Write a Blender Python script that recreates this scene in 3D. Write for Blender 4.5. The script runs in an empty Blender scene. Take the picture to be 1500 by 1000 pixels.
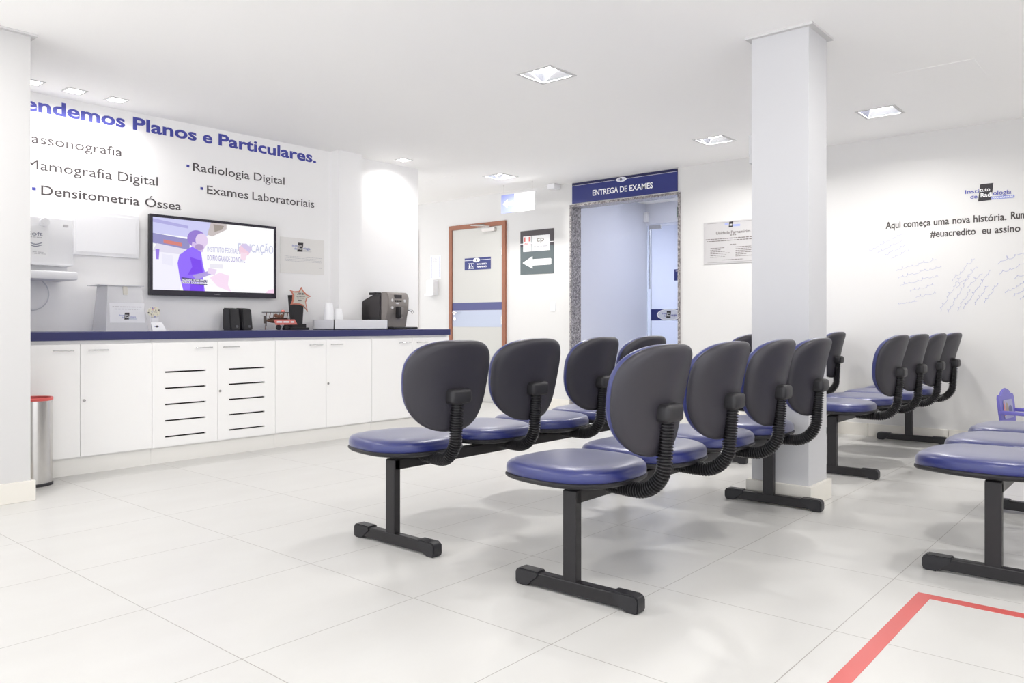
import bpy, bmesh, math, random
from mathutils import Vector, Matrix
R = math.radians
sc = bpy.context.scene
C = sc.collection

# ------------------------------------------------------------------ camera
cam_d = bpy.data.cameras.new('camera')
cam = bpy.data.objects.new('camera', cam_d); C.objects.link(cam)
cam_d.sensor_width = 36.0; cam_d.sensor_fit = 'HORIZONTAL'
cam_d.lens = 36.0 * 1152.2 / 1500.0
cam_d.shift_x = 0.0
cam_d.shift_y = -(500 - 473.62) / 1500.0
cam_d.clip_start = 0.02
cam.location = (0, 0, 0.96)
cam.rotation_euler = (R(90), 0, 0.708375)
sc.camera = cam

# ------------------------------------------------------------------ world, exposure
w = bpy.data.worlds.new('daylight'); sc.world = w; w.use_nodes = True
bg = w.node_tree.nodes['Background']
bg.inputs[1].default_value = 1.0
_tc0 = w.node_tree.nodes.new('ShaderNodeTexCoord'); _sx = w.node_tree.nodes.new('ShaderNodeSeparateXYZ')
_rp = w.node_tree.nodes.new('ShaderNodeValToRGB'); _mr = w.node_tree.nodes.new('ShaderNodeMapRange')
w.node_tree.links.new(_tc0.outputs['Generated'], _sx.inputs[0]); w.node_tree.links.new(_sx.outputs['Z'], _mr.inputs['Value'])
_mr.inputs['From Min'].default_value = -0.25; _mr.inputs['From Max'].default_value = 0.25
w.node_tree.links.new(_mr.outputs['Result'], _rp.inputs['Fac']); w.node_tree.links.new(_rp.outputs['Color'], bg.inputs[0])
# glow added below the horizon to lift the ceiling, softer sky above it
_rp.color_ramp.elements[0].color = (3.0, 3.0, 3.08, 1); _rp.color_ramp.elements[1].color = (0.80, 0.85, 0.95, 1)
sc.view_settings.view_transform = 'Standard'
sc.view_settings.look = 'None'
sc.view_settings.exposure = 0.40
sc.view_settings.gamma = 1.0
sc.view_settings.use_curve_mapping = False
DOWN_W = 12.0       # each large recessed ceiling lamp
SPOT_W = 2.4        # each small counter downlight
HALL_W = 6.5       # added lamps of the passage and the room beyond it
LAMP_COL = (1.0, 0.98, 0.955)

CEIL = 2.53; XW = -5.945; YB = 7.10; XC = -5.345

# ------------------------------------------------------------------ materials
def lin(c):
    f = lambda v: v / 12.92 if v <= 0.04045 else ((v + 0.055) / 1.055) ** 2.4
    return tuple(f(v / 255.0) for v in c) + (1,)
MATS = {}
def mat(name, rgb, rough=0.5, metal=0.0, spec=0.5, var=0.0, vscale=20, bump=0.0, bscale=200, coat=0.0, trans=0.0, ior=1.45, alpha=1.0, sheen=0.0):
    if name in MATS: return MATS[name]
    m = bpy.data.materials.new(name); m.use_nodes = True
    nt = m.node_tree; p = nt.nodes['Principled BSDF']
    p.inputs['Base Color'].default_value = lin(rgb)
    p.inputs['Roughness'].default_value = rough
    p.inputs['Metallic'].default_value = metal
    p.inputs['Specular IOR Level'].default_value = spec
    p.inputs['IOR'].default_value = ior
    p.inputs['Sheen Weight'].default_value = sheen; p.inputs['Sheen Roughness'].default_value = 0.4; p.inputs['Coat Weight'].default_value = coat; p.inputs['Coat Roughness'].default_value = 0.3
    p.inputs['Transmission Weight'].default_value = trans
    p.inputs['Alpha'].default_value = alpha
    tc = nt.nodes.new('ShaderNodeTexCoord')
    if var > 0:
        n = nt.nodes.new('ShaderNodeTexNoise'); n.inputs['Scale'].default_value = vscale; n.inputs['Detail'].default_value = 4
        nt.links.new(tc.outputs['Object'], n.inputs['Vector'])
        mx = nt.nodes.new('ShaderNodeMix'); mx.data_type = 'RGBA'
        a = lin(tuple(max(0, v * (1 - var)) for v in rgb)); b = lin(tuple(min(255, v * (1 + var)) for v in rgb))
        mx.inputs[6].default_value = a; mx.inputs[7].default_value = b
        nt.links.new(n.outputs['Fac'], mx.inputs[0]); nt.links.new(mx.outputs[2], p.inputs['Base Color'])
    if bump > 0:
        n2 = nt.nodes.new('ShaderNodeTexNoise'); n2.inputs['Scale'].default_value = bscale; n2.inputs['Detail'].default_value = 3
        nt.links.new(tc.outputs['Object'], n2.inputs['Vector'])
        bp = nt.nodes.new('ShaderNodeBump'); bp.inputs['Strength'].default_value = bump; bp.inputs['Distance'].default_value = 0.002
        nt.links.new(n2.outputs['Fac'], bp.inputs['Height']); nt.links.new(bp.outputs['Normal'], p.inputs['Normal'])
    MATS[name] = m; return m
def emit(name, rgb, strength=1.0):
    if name in MATS: return MATS[name]
    m = bpy.data.materials.new(name); m.use_nodes = True
    nt = m.node_tree; p = nt.nodes['Principled BSDF']
    p.inputs['Base Color'].default_value = (0.01, 0.01, 0.01, 1)
    p.inputs['Emission Color'].default_value = lin(rgb); p.inputs['Emission Strength'].default_value = strength
    p.inputs['Roughness'].default_value = 0.3
    MATS[name] = m; return m

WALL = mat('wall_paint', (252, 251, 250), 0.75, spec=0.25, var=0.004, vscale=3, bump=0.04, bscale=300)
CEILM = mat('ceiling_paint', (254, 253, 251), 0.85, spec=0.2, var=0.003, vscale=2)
WALLB = mat('back_wall_paint', (222, 221, 219), 0.75, spec=0.25, var=0.004, vscale=3, bump=0.04, bscale=300)  # same paint as the counter wall, darkened to offset the stronger light here
PILM = mat('pillar_paint', (206, 206, 208), 0.75, spec=0.25, var=0.004, vscale=3)  # wall paint again, strong light on the pillar countered in the colour
PAINTW = mat('white_paint', (211, 210, 209), 0.6, spec=0.3)  # white, greyed in the colour because the stub wall is strongly lit
BASEB = mat('baseboard_porcelain', (232, 228, 219), 0.35, var=0.015, vscale=9)
LAMI = mat('white_laminate', (250, 249, 247), 0.35, var=0.003, vscale=6)
NAVYTOP = mat('navy_worktop', (52, 54, 100), 0.35, var=0.06, vscale=150)
CHROME = mat('chrome', (225, 225, 226), 0.12, metal=1.0)
STEEL = mat('brushed_steel', (205, 203, 200), 0.22, metal=1.0, var=0.03, vscale=40)
BLACKP = mat('black_plastic', (38, 37, 40), 0.42, bump=0.12, bscale=700)
BLACKM = mat('black_painted_steel', (34, 32, 34), 0.38, bump=0.03, bscale=400)
HOSE = mat('black_rubber', (30, 29, 31), 0.3)
SHELL = mat('charcoal_shell', (47, 45, 52), 0.42, spec=0.6, bump=0.15, bscale=900)
VINYL = mat('blue_vinyl', (16, 30, 104), 0.42, spec=0.5, ior=1.5, coat=0.8, sheen=0.34, var=0.05, vscale=30, bump=0.1, bscale=600)
WOOD = mat('brown_wood', (150, 96, 72), 0.45, var=0.08, vscale=25)
DOORW = mat('door_white', (203, 202, 197), 0.5)
NAVY = mat('navy_sign', (44, 52, 118), 0.3, var=0.03, vscale=5)
NAVYD = mat('navy_sign_dark', (33, 36, 78), 0.3)
PALEB = mat('pale_blue_band', (186, 194, 212), 0.4)
BANDB = mat('slate_blue_band', (80, 82, 132), 0.4)
WHITE = mat('sign_white', (246, 246, 246), 0.5)
LETB = mat('letter_blue', (74, 78, 166), 0.5)
LETG = mat('letter_grey', (82, 76, 77), 0.5)
LETD = mat('letter_dark', (74, 68, 66), 0.5)
LOGK = mat('logo_charcoal', (52, 48, 52), 0.5)
GREYS = mat('sign_grey', (92, 102, 104), 0.45)
GREYD = mat('sign_dark_grey', (72, 66, 70), 0.45)
INK = mat('pen_ink', (188, 190, 212), 0.7)
INKD = mat('pen_ink_dark', (172, 176, 208), 0.7)
INKG = mat('small_print', (196, 194, 198), 0.7)
SILV = mat('silver_plate', (205, 203, 203), 0.4, metal=0.25, var=0.02, vscale=8)
PRINT = mat('engraved_print', (112, 104, 102), 0.6)
REDS = mat('sign_red', (226, 120, 116), 0.5)
TAPE = mat('red_tape', (206, 96, 92), 0.35)
PLASW = mat('white_plastic', (240, 240, 242), 0.3)
PAPER = mat('paper', (243, 243, 244), 0.7)
CREAM = mat('cream_card', (238, 236, 232), 0.6)
CUP = mat('cup_plastic', (246, 246, 247), 0.35)
DARK = mat('dark_cavity', (40, 36, 34), 0.8)
GREYPL = mat('grey_machine', (150, 144, 140), 0.35, metal=0.3)
SMOKE = mat('smoked_plastic', (58, 54, 56), 0.15)
COPPER = mat('copper_edge', (202, 128, 108), 0.35, metal=0.3)
TOYRED = mat('toy_red', (224, 128, 118), 0.5)
BRONZE = mat('toy_bronze', (120, 88, 72), 0.4, metal=0.4)
PURPLE = mat('purple_plastic', (122, 116, 200), 0.35)
ACRYL = mat('frosted_acrylic', (248, 248, 250), 0.25, alpha=0.6)
GLASS = mat('clear_glass', (244, 247, 253), 0.02, trans=1.0, ior=1.12)
COOLWALL = mat('passage_paint', (220, 222, 233), 0.6)  # white walls, the blue of the cool light mixed into the paint
EXITG = mat('exit_green', (112, 138, 128), 0.5)
LAMPE = emit('lamp_glow', (255, 252, 248), 9.0)
LAMPS = emit('spot_glow', (255, 253, 252), 3.0)
REFL = mat('lamp_reflector', (238, 240, 246), 0.12, metal=0.9)

def floor_mat():
    m = bpy.data.materials.new('porcelain_tiles'); m.use_nodes = True
    nt = m.node_tree; p = nt.nodes['Principled BSDF']; L = nt.links.new
    g = nt.nodes.new('ShaderNodeNewGeometry')
    mp = nt.nodes.new('ShaderNodeMapping'); mp.inputs['Location'].default_value = (3.2687 + 0.6087 * 20, -1.2062 + 0.6585 * 20, 0)
    L(g.outputs['Position'], mp.inputs['Vector'])
    b = nt.nodes.new('ShaderNodeTexBrick'); b.offset = 0.0; b.squash = 1.0
    b.inputs['Scale'].default_value = 1.0; b.inputs['Brick Width'].default_value = 0.6087; b.inputs['Row Height'].default_value = 0.6585
    b.inputs['Mortar Size'].default_value = 0.0014; b.inputs['Mortar Smooth'].default_value = 0.0; b.inputs['Bias'].default_value = 0.0
    b.inputs['Color1'].default_value = lin((210, 209, 206)); b.inputs['Color2'].default_value = lin((208, 207, 204))
    b.inputs['Mortar'].default_value = lin((158, 154, 148))
    L(mp.outputs['Vector'], b.inputs['Vector'])
    n = nt.nodes.new('ShaderNodeTexNoise'); n.inputs['Scale'].default_value = 2.4; n.inputs['Detail'].default_value = 6
    mp2 = nt.nodes.new('ShaderNodeMapping'); mp2.inputs['Scale'].default_value = (2.5, 1, 1)
    L(g.outputs['Position'], mp2.inputs['Vector']); L(mp2.outputs['Vector'], n.inputs['Vector'])
    r = nt.nodes.new('ShaderNodeValToRGB'); r.color_ramp.elements[0].position = 0.3; r.color_ramp.elements[1].position = 0.75
    r.color_ramp.elements[0].color = (0.955, 0.95, 0.945, 1); r.color_ramp.elements[1].color = (1, 1, 1, 1)
    L(n.outputs['Fac'], r.inputs['Fac'])
    mx = nt.nodes.new('ShaderNodeMix'); mx.data_type = 'RGBA'; mx.blend_type = 'MULTIPLY'; mx.inputs[0].default_value = 1
    L(b.outputs['Color'], mx.inputs[6]); L(r.outputs['Color'], mx.inputs[7]); L(mx.outputs[2], p.inputs['Base Color'])
    p.inputs['Roughness'].default_value = 0.32; p.inputs['Specular IOR Level'].default_value = 0.35
    return m
def granite_mat():
    m = bpy.data.materials.new('speckled_granite'); m.use_nodes = True
    nt = m.node_tree; p = nt.nodes['Principled BSDF']; L = nt.links.new
    tc = nt.nodes.new('ShaderNodeTexCoord')
    n = nt.nodes.new('ShaderNodeTexNoise'); n.inputs['Scale'].default_value = 62; n.inputs['Detail'].default_value = 5; n.inputs['Roughness'].default_value = 0.75
    L(tc.outputs['Object'], n.inputs['Vector'])
    r = nt.nodes.new('ShaderNodeValToRGB'); e = r.color_ramp.elements
    e[0].position = 0.40; e[0].color = lin((88, 84, 88)); e[1].position = 0.62; e[1].color = lin((196, 191, 188))
    k = e.new(0.50); k.color = lin((140, 134, 134))
    L(n.outputs['Fac'], r.inputs['Fac']); L(r.outputs['Color'], p.inputs['Base Color']); p.inputs['Roughness'].default_value = 0.25
    return m
def confetti_mat():
    m = bpy.data.materials.new('confetti_print'); m.use_nodes = True
    nt = m.node_tree; p = nt.nodes['Principled BSDF']; L = nt.links.new
    tc = nt.nodes.new('ShaderNodeTexCoord')
    v = nt.nodes.new('ShaderNodeTexVoronoi'); v.inputs['Scale'].default_value = 90
    L(tc.outputs['Object'], v.inputs['Vector'])
    s = nt.nodes.new('ShaderNodeSeparateColor'); L(v.outputs['Color'], s.inputs['Color'])
    r = nt.nodes.new('ShaderNodeValToRGB'); r.color_ramp.interpolation = 'CONSTANT'; e = r.color_ramp.elements
    e[0].position = 0; e[0].color = lin((232, 228, 206)); e[1].position = 0.62; e[1].color = lin((206, 200, 186))
    for pos, c in ((0.8, (90, 84, 82)), (0.88, (226, 122, 110)), (0.94, (92, 100, 190))):
        q = e.new(pos); q.color = lin(c)
    L(s.outputs['Red'], r.inputs['Fac']); L(r.outputs['Color'], p.inputs['Base Color'])
    return m
FLOORM = floor_mat(); GRAN = granite_mat(); CONF = confetti_mat()

# ------------------------------------------------------------------ mesh helpers
def box(bm, x0, x1, y0, y1, z0, z1, bev=0.0, mi=0, seg=2):
    v = [bm.verts.new((x, y, z)) for x in (x0, x1) for y in (y0, y1) for z in (z0, z1)]
    F = [(0, 1, 3, 2), (4, 6, 7, 5), (0, 4, 5, 1), (2, 3, 7, 6), (0, 2, 6, 4), (1, 5, 7, 3)]
    fs = [bm.faces.new([v[i] for i in f]) for f in F]
    for f in fs: f.material_index = mi
    if bev > 0:
        es = list({e for f in fs for e in f.edges})
        r = bmesh.ops.bevel(bm, geom=es, offset=bev, segments=seg, affect='EDGES', profile=0.5)
        for f in r['faces']: f.material_index = mi
    return v
def tube(bm, pts, r, n=10, mi=0, cap=True):
    pts = [Vector(p) for p in pts]; rs = r if isinstance(r, (list, tuple)) else [r] * len(pts)
    rings = []; up = None
    for i, p in enumerate(pts):
        t = (pts[min(i + 1, len(pts) - 1)] - pts[max(i - 1, 0)]).normalized()
        if up is None:
            up = Vector((0, 0, 1)) if abs(t.z) < 0.9 else Vector((0, 1, 0))
        a = (up - t * up.dot(t)).normalized(); b = t.cross(a); up = a
        rings.append([bm.verts.new(p + (a * math.cos(2 * math.pi * k / n) + b * math.sin(2 * math.pi * k / n)) * rs[i]) for k in range(n)])
    for i in range(len(rings) - 1):
        for k in range(n):
            f = bm.faces.new((rings[i][k], rings[i][(k + 1) % n], rings[i + 1][(k + 1) % n], rings[i + 1][k])); f.material_index = mi
    if cap:
        f = bm.faces.new(rings[0][::-1]); f.material_index = mi
        f = bm.faces.new(rings[-1]); f.material_index = mi
def lathe(bm, prof, fn, n=40, mi=0):
    """prof: list of (r, w); fn(theta, r, w) -> point. r = 0 closes the end."""
    rings = []
    for r_, w_ in prof:
        if r_ == 0: rings.append([bm.verts.new(fn(0, 0, w_))])
        else: rings.append([bm.verts.new(fn(2 * math.pi * k / n, r_, w_)) for k in range(n)])
    for a, b in zip(rings, rings[1:]):
        for k in range(n):
            k2 = (k + 1) % n
            if len(a) == 1 and len(b) == 1: continue
            if len(a) == 1: f = bm.faces.new((a[0], b[k2], b[k]))
            elif len(b) == 1: f = bm.faces.new((a[k], a[k2], b[0]))
            else: f = bm.faces.new((a[k], a[k2], b[k2], b[k]))
            f.material_index = mi
def round_at(cx, cy):
    return lambda t, r, z: (cx + r * math.cos(t), cy + r * math.sin(t), z)
class Plane:
    """a flat frame in the room: origin, direction of reading, up, outward normal"""
    def __init__(s, o, u, v=(0, 0, 1)):
        s.o = Vector(o); s.u = Vector(u).normalized(); s.v = Vector(v).normalized(); s.n = s.u.cross(s.v)
    def __call__(s, a, b, c=0.0): return s.o + s.u * a + s.v * b + s.n * c
def prism(bm, P, pts, c0, c1, mi=0):
    lo = [bm.verts.new(P(a, b, c0)) for a, b in pts]; hi = [bm.verts.new(P(a, b, c1)) for a, b in pts]
    n = len(pts); fs = [bm.faces.new(lo[::-1]), bm.faces.new(hi)]
    for k in range(n): fs.append(bm.faces.new((lo[k], lo[(k + 1) % n], hi[(k + 1) % n], hi[k])))
    for f in fs: f.material_index = mi
def rect(a0, a1, b0, b1): return [(a0, b0), (a1, b0), (a1, b1), (a0, b1)]
def rrect(a0, a1, b0, b1, r, n=5):
    o = []
    for cx, cy, s in ((a1 - r, b0 + r, -90), (a1 - r, b1 - r, 0), (a0 + r, b1 - r, 90), (a0 + r, b0 + r, 180)):
        for k in range(n + 1):
            t = R(s + 90 * k / n); o.append((cx + r * math.cos(t), cy + r * math.sin(t)))
    return o
def oval(cx, cy, rx, ry, n=28): return [(cx + rx * math.cos(2 * math.pi * k / n), cy + ry * math.sin(2 * math.pi * k / n)) for k in range(n)]

ORG = {}
def obj(name, bm, mats, parent=None, origin=None, smooth=None):
    if not isinstance(mats, (list, tuple)): mats = [mats]
    bmesh.ops.recalc_face_normals(bm, faces=bm.faces)
    if parent is not None: o0 = ORG[parent]
    elif origin is not None: o0 = Vector(origin)
    else: o0 = Vector((0, 0, 0))
    if o0.length > 0: bmesh.ops.translate(bm, verts=bm.verts, vec=-o0)
    me = bpy.data.meshes.new(name); bm.to_mesh(me); bm.free()
    for m in mats: me.materials.append(m)
    if smooth is not None:
        me.polygons.foreach_set('use_smooth', [True] * len(me.polygons))
        me.set_sharp_from_angle(angle=R(smooth))
    o = bpy.data.objects.new(name, me); C.objects.link(o)
    if parent is not None: o.parent = parent
    else: o.location = o0
    ORG[o] = o0
    return o
def thing(name, label, cat, loc=(0, 0, 0), group=None):
    o = bpy.data.objects.new(name, None); C.objects.link(o); o.location = loc; o.empty_display_size = 0.1
    o['label'] = label; o['category'] = cat
    if group: o['group'] = group
    ORG[o] = Vector(loc); return o
def tag(o, label, cat, group=None):
    o['label'] = label; o['category'] = cat
    if group: o['group'] = group
    return o
def struct(name, bm, m, parent=None, **k):
    o = obj(name, bm, m, parent, **k)
    if parent is None: o['kind'] = 'structure'
    return o
BM = bmesh.new

# ------------------------------------------------------------------ lettering
_tc = {}
def glyphs(s, bold=0.0):
    k = (s, bold)
    if k in _tc: return _tc[k]
    cu = bpy.data.curves.new('lettering', 'FONT'); cu.body = s; cu.size = 1.0; cu.offset = bold; cu.resolution_u = 3
    o = bpy.data.objects.new('lettering', cu); C.objects.link(o)
    bpy.context.view_layer.update()
    me = bpy.data.meshes.new_from_object(o.evaluated_get(bpy.context.evaluated_depsgraph_get()))
    vs = [(v.co.x, v.co.y) for v in me.vertices]; fs = [tuple(p.vertices) for p in me.polygons]
    bpy.data.objects.remove(o); bpy.data.curves.remove(cu); bpy.data.meshes.remove(me)
    _tc[k] = (vs, fs); return _tc[k]
def text(bm, P, s, a0, a1, base, cap, c=0.0012, mi=0, bold=0.0, shear=0.0):
    """letters between a0 and a1, standing on 'base', capitals 'cap' tall, laid c in front of the plane"""
    vs, fs = glyphs(s, bold)
    hv = glyphs('H', bold)[0]; H = max(y for x, y in hv)
    x0 = min(x for x, y in vs); x1 = max(x for x, y in vs)
    kx = (a1 - a0) / (x1 - x0); ky = cap / H
    nv = [bm.verts.new(P(a0 + (x - x0) * kx + shear * y * ky, base + y * ky, c)) for x, y in vs]
    for f in fs:
        try: q = bm.faces.new([nv[i] for i in f]); q.material_index = mi
        except ValueError: pass
def logo(bm, P, cx, cy, wd, k0, c=0.0016, pill=True):
    """the clinic mark: charcoal leaning tile across two lines of lettering; k0.. = tile, blue, white, pale material slots"""
    u = wd / 0.336
    prism(bm, P, [(cx + a * u, cy + b * u) for a, b in ((-.078, -.066), (.014, -.062), (.026, .070), (-.064, .068))], c, c + .001, k0)
    text(bm, P, 'Insti', cx - .168 * u, cx - .072 * u, cy + .004 * u, .030 * u, c + .0022, k0 + 1, .012)
    text(bm, P, 'de', cx - .132 * u, cx - .082 * u, cy - .038 * u, .030 * u, c + .0022, k0 + 1, .012)
    text(bm, P, 'tuto', cx - .066 * u, cx + .004 * u, cy + .010 * u, .030 * u, c + .0022, k0 + 2, .012)
    text(bm, P, 'Radi', cx - .060 * u, cx + .018 * u, cy - .034 * u, .034 * u, c + .0022, k0 + 2, .012)
    text(bm, P, 'ologia', cx + .024 * u, cx + .146 * u, cy - .026 * u, .034 * u, c + .0022, k0 + 1, .012)
    if pill:
        prism(bm, P, rrect(cx + .008 * u, cx + .168 * u, cy - .060 * u, cy - .036 * u, .0115 * u), c + .0010, c + .0018, k0 + 3)
        text(bm, P, 'PARNAMIRIM', cx + .022 * u, cx + .156 * u, cy - .054 * u, .012 * u, c + .0026, k0 + 2, .02)
def lines(bm, P, rows, c=0.0008, mi=0, seed=1):
    """rows of small unreadable print: (a0, a1, b, height)"""
    rnd = random.Random(seed)
    for a0, a1, b, h in rows:
        a = a0
        while a < a1 - h * 0.5:
            l = min(rnd.uniform(1.2, 5.0) * h, a1 - a)
            v = [bm.verts.new(P(x, y, c)) for x, y in rect(a, a + l, b, b + h)]
            f = bm.faces.new(v); f.material_index = mi
            a += l + h * 0.9
WL = Plane((XW, 0, 0), (0, 1, 0))            # counter wall, reads along +Y
WB = Plane((0, YB, 0), (1, 0, 0))            # back wall, reads along +X

# ================================================================== THE ROOM
X0, X1, Y0, Y1 = -9.6, 3.2, -3.2, 10.6
bm = BM(); v = [bm.verts.new(p) for p in ((X0, Y0, 0), (X1, Y0, 0), (X1, Y1, 0), (X0, Y1, 0))]; bm.faces.new(v)
struct('floor', bm, FLOORM)

BIG = [(-3.065, 3.91), (-3.065, 6.24), (-5.56, 6.30), (-1.725, 6.21), (-0.42, 3.95), (-4.05, 0.75), (-0.42, 1.40), (-0.42, -1.1), (-3.065, -1.1), (1.7, 5.2), (1.7, 2.4), (-8.8, 6.2)]  # the later entries are added lamps, out of view, for fill light
SMALL = [(-5.70, 1.85), (-5.70, 2.112), (-5.70, 2.386), (-5.70, 5.055)]
HB, HS = 0.118, 0.052
holes = [(x - HB, x + HB, y - HB, y + HB) for x, y in BIG] + [(x - HS, x + HS, y - HS, y + HS) for x, y in SMALL]
def ceiling_mesh():
    bm = BM()
    ys = sorted({Y0, YB + 0.1} | {q for h in holes for q in h[2:]})
    for ya, yb in zip(ys, ys[1:]):
        ym = (ya + yb) / 2
        cut = sorted((h[0], h[1]) for h in holes if h[2] < ym < h[3])
        x = X0; spans = []
        for a, b in cut:
            spans.append((x, a)); x = b
        spans.append((x, X1))
        for a, b in spans:
            if b > a:
                bm.faces.new([bm.verts.new(p) for p in ((a, ya, CEIL), (a, yb, CEIL), (b, yb, CEIL), (b, ya, CEIL))])
    bmesh.ops.remove_doubles(bm, verts=bm.verts, dist=1e-5)
    return bm
struct('ceiling', ceiling_mesh(), CEILM)

# counter wall with the shallow pilaster, and the passage running left behind its end
bm = BM(); box(bm, XW - .16, XW, -3.2, 5.47, 0, CEIL); struct('wall_left', bm, WALL)
bm = BM(); box(bm, XW, -5.822, 4.385, 4.648, 0.906, CEIL); struct('trim_1', bm, WALL)
# back wall around the granite opening
OX0, OX1, OZ = -5.225, -3.855, 2.281
bm = BM()
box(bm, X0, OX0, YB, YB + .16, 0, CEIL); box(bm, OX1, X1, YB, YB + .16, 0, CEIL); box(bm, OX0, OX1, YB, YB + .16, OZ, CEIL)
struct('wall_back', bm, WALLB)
bm = BM(); box(bm, X1, X1 + .15, 2.4, YB, 0, CEIL); struct('wall_right', bm, WALL)
bm = BM(); box(bm, X0 - .15, X0, 5.3, YB + .16, 0, CEIL); struct('wall_passage', bm, WALL)
# stub wall in the left foreground
bm = BM(); box(bm, -5.24, -4.772, 0.2, 1.545, 0, CEIL); struct('wall_front', bm, PAINTW)
bm = BM(); box(bm, -5.24, -4.752, 0.2, 1.565, 0, .108, .002); struct('baseboard_front', bm, BASEB)
bm = BM(); box(bm, -5.24, -4.742, 0.2, 1.572, CEIL - .012, CEIL); struct('trim_2', bm, PAINTW)
# baseboards of the back wall
bm = BM()
for a, b in ((-6.165, OX0), (OX1, -2.064), (-2.061, -1.45), (-1.447, -.84), (-.837, 0.5), (0.503, X1)): box(bm, a, b, YB - .018, YB, 0, .106, .001)
struct('baseboard_back', bm, BASEB)
bm = BM(); box(bm, X1 - .018, X1, 2.4, YB - .02, 0, .106); struct('baseboard_right', bm, BASEB)
# pillar
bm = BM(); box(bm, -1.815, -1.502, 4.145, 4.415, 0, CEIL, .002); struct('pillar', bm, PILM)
bm = BM(); box(bm, -1.838, -1.482, 4.122, 4.44, 0, .106, .002); struct('baseboard_pillar', bm, BASEB)
bm = BM(); box(bm, -1.842, -1.472, 4.118, 4.442, CEIL - .012, CEIL); struct('trim_3', bm, PAINTW)
# granite lining of the opening
bm = BM()
box(bm, OX0, OX0 + .024, YB - .014, YB + .17, 0, OZ - .024); box(bm, OX1 - .024, OX1, YB - .014, YB + .17, 0, OZ - .024)
box(bm, OX0, OX1, YB - .014, YB + .17, OZ - .024, OZ)
struct('trim_4', bm, GRAN)

# passage behind the opening
PY = 8.68; PZ = 2.47; LX = OX0 + .024; RX = -2.6
bm = BM(); box(bm, LX - .12, LX, YB + .17, PY + .06, 0, PZ); struct('wall_passage_left', bm, COOLWALL)
bm = BM(); box(bm, RX, RX + .12, YB + .16, Y1, 0, PZ); struct('wall_passage_right', bm, COOLWALL)
bm = BM(); box(bm, LX - .3, RX + .12, YB + .16, Y1, PZ, PZ + .05); struct('ceiling_passage', bm, CEILM)
bm = BM(); box(bm, LX, RX, PY, PY + .1, 2.215, PZ); struct('wall_passage_head', bm, COOLWALL)
bm = BM(); box(bm, LX - .3, RX + .12, Y1 - .1, Y1, 0, PZ); struct('wall_far', bm, COOLWALL)
bm = BM(); box(bm, LX - .42, LX - .3, PY + .06, Y1, 0, PZ); struct('wall_far_left', bm, COOLWALL)

# glass door at the end of the passage
GP = Plane((0, PY + .03, 0), (1, 0, 0))
gd = thing('glass_door', 'frameless glass door with a navy band at the end of the passage', 'door', ((LX + RX) / 2, PY + .03, 0))
bm = BM(); prism(bm, GP, rect(LX + .062, -3.75, .012, 2.18), -.005, .005); obj('glass_pane', bm, GLASS, gd)
bm = BM(); prism(bm, GP, rect(LX + .05, LX + .062, .012, 2.18), -.006, .006); obj('polished_edge', bm, mat('glass_edge', (226, 234, 248), .1), gd)
bm = BM(); prism(bm, GP, rect(LX + .062, -3.75, .998, 1.14), .0055, .007); bd = obj('safety_band', bm, NAVY, gd)
bm = BM(); prism(bm, GP, oval(-4.88, 1.07, .175, .072), .0072, .0082, 0); prism(bm, GP, oval(-4.88, 1.07, .16, .064), .0084, .0092, 1)
logo(bm, GP, -4.87, 1.072, .22, 2, .0094, False); obj('oval_emblem', bm, [WHITE, mat('oval_grey', (214, 216, 226), .5), LOGK, LETB, WHITE, PALEB], bd)
bm = BM(); prism(bm, GP, rect(LX + .03, LX + .2, 2.15, 2.20), -.012, .012); prism(bm, GP, rect(LX + .05, LX + .16, 0, .04), -.012, .012)
obj('patch_fitting', bm, STEEL, gd)
bm = BM(); prism(bm, GP, rect(LX + .005, LX + .046, 0, 2.20), -.005, .005); obj('side_glass', bm, GLASS, gd)
bm = BM(); prism(bm, GP, rect(LX + .02, LX + .035, 1.4, 2.16), -.02, -.006); obj('door_post', bm, STEEL, gd)
bm = BM(); prism(bm, GP, rect(-4.81, -4.60, 1.49, 1.63), .0055, .0075, 0); prism(bm, GP, rect(-4.79, -4.62, 1.605, 1.609), .0076, .0082, 1)
prism(bm, GP, rect(-4.765, -4.72, 1.51, 1.56), .0076, .0082, 2)
obj('door_sticker', bm, [NAVY, WHITE, LOGK], gd)
bm = BM(); box(bm, -4.755, -4.45, PY - .012, PY, 2.265, 2.395); tag(obj('exit_sign', bm, EXITG, origin=(-4.6, PY, 2.265)), 'small green sign above the glass door in the passage', 'sign')
bm = BM(); box(bm, LX, LX + .05, PY - .06, PY - .001, 2.24, 2.36, .004); tag(obj('door_sensor', bm, PLASW, origin=(LX, PY - .001, 2.24)), 'small white sensor box in the upper left corner of the passage', 'sensor')
t = thing('passage_lamp', 'recessed lamp in the ceiling of the passage behind the granite opening', 'lamp', (-4.25, 7.95, PZ))  # unseen lamp, added to light the passage
bm = BM(); box(bm, -4.4, -4.1, 7.8, 8.1, PZ - .015, PZ, .004); obj('diffuser', bm, LAMPS, t)
def area(name, parent, loc, size, watts, col, spread=180):
    l = bpy.data.lights.new(name, 'AREA'); l.shape = 'SQUARE'; l.size = size; l.energy = watts; l.color = col; l.spread = R(spread)
    o = bpy.data.objects.new(name, l); C.objects.link(o); o.parent = parent; o.location = Vector(loc) - ORG[parent]; return o
area('lamp_light', t, (-4.25, 7.95, PZ - .02), .28, HALL_W, (.88, .91, 1.0))
t = thing('far_room_lamp', 'ceiling lamp of the bright room beyond the glass door', 'lamp', (-4.0, 9.6, PZ))  # unseen lamp, put in to make the far room bright
bm = BM(); box(bm, -4.15, -3.85, 9.45, 9.75, PZ - .015, PZ, .004); obj('diffuser', bm, LAMPS, t)
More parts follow.
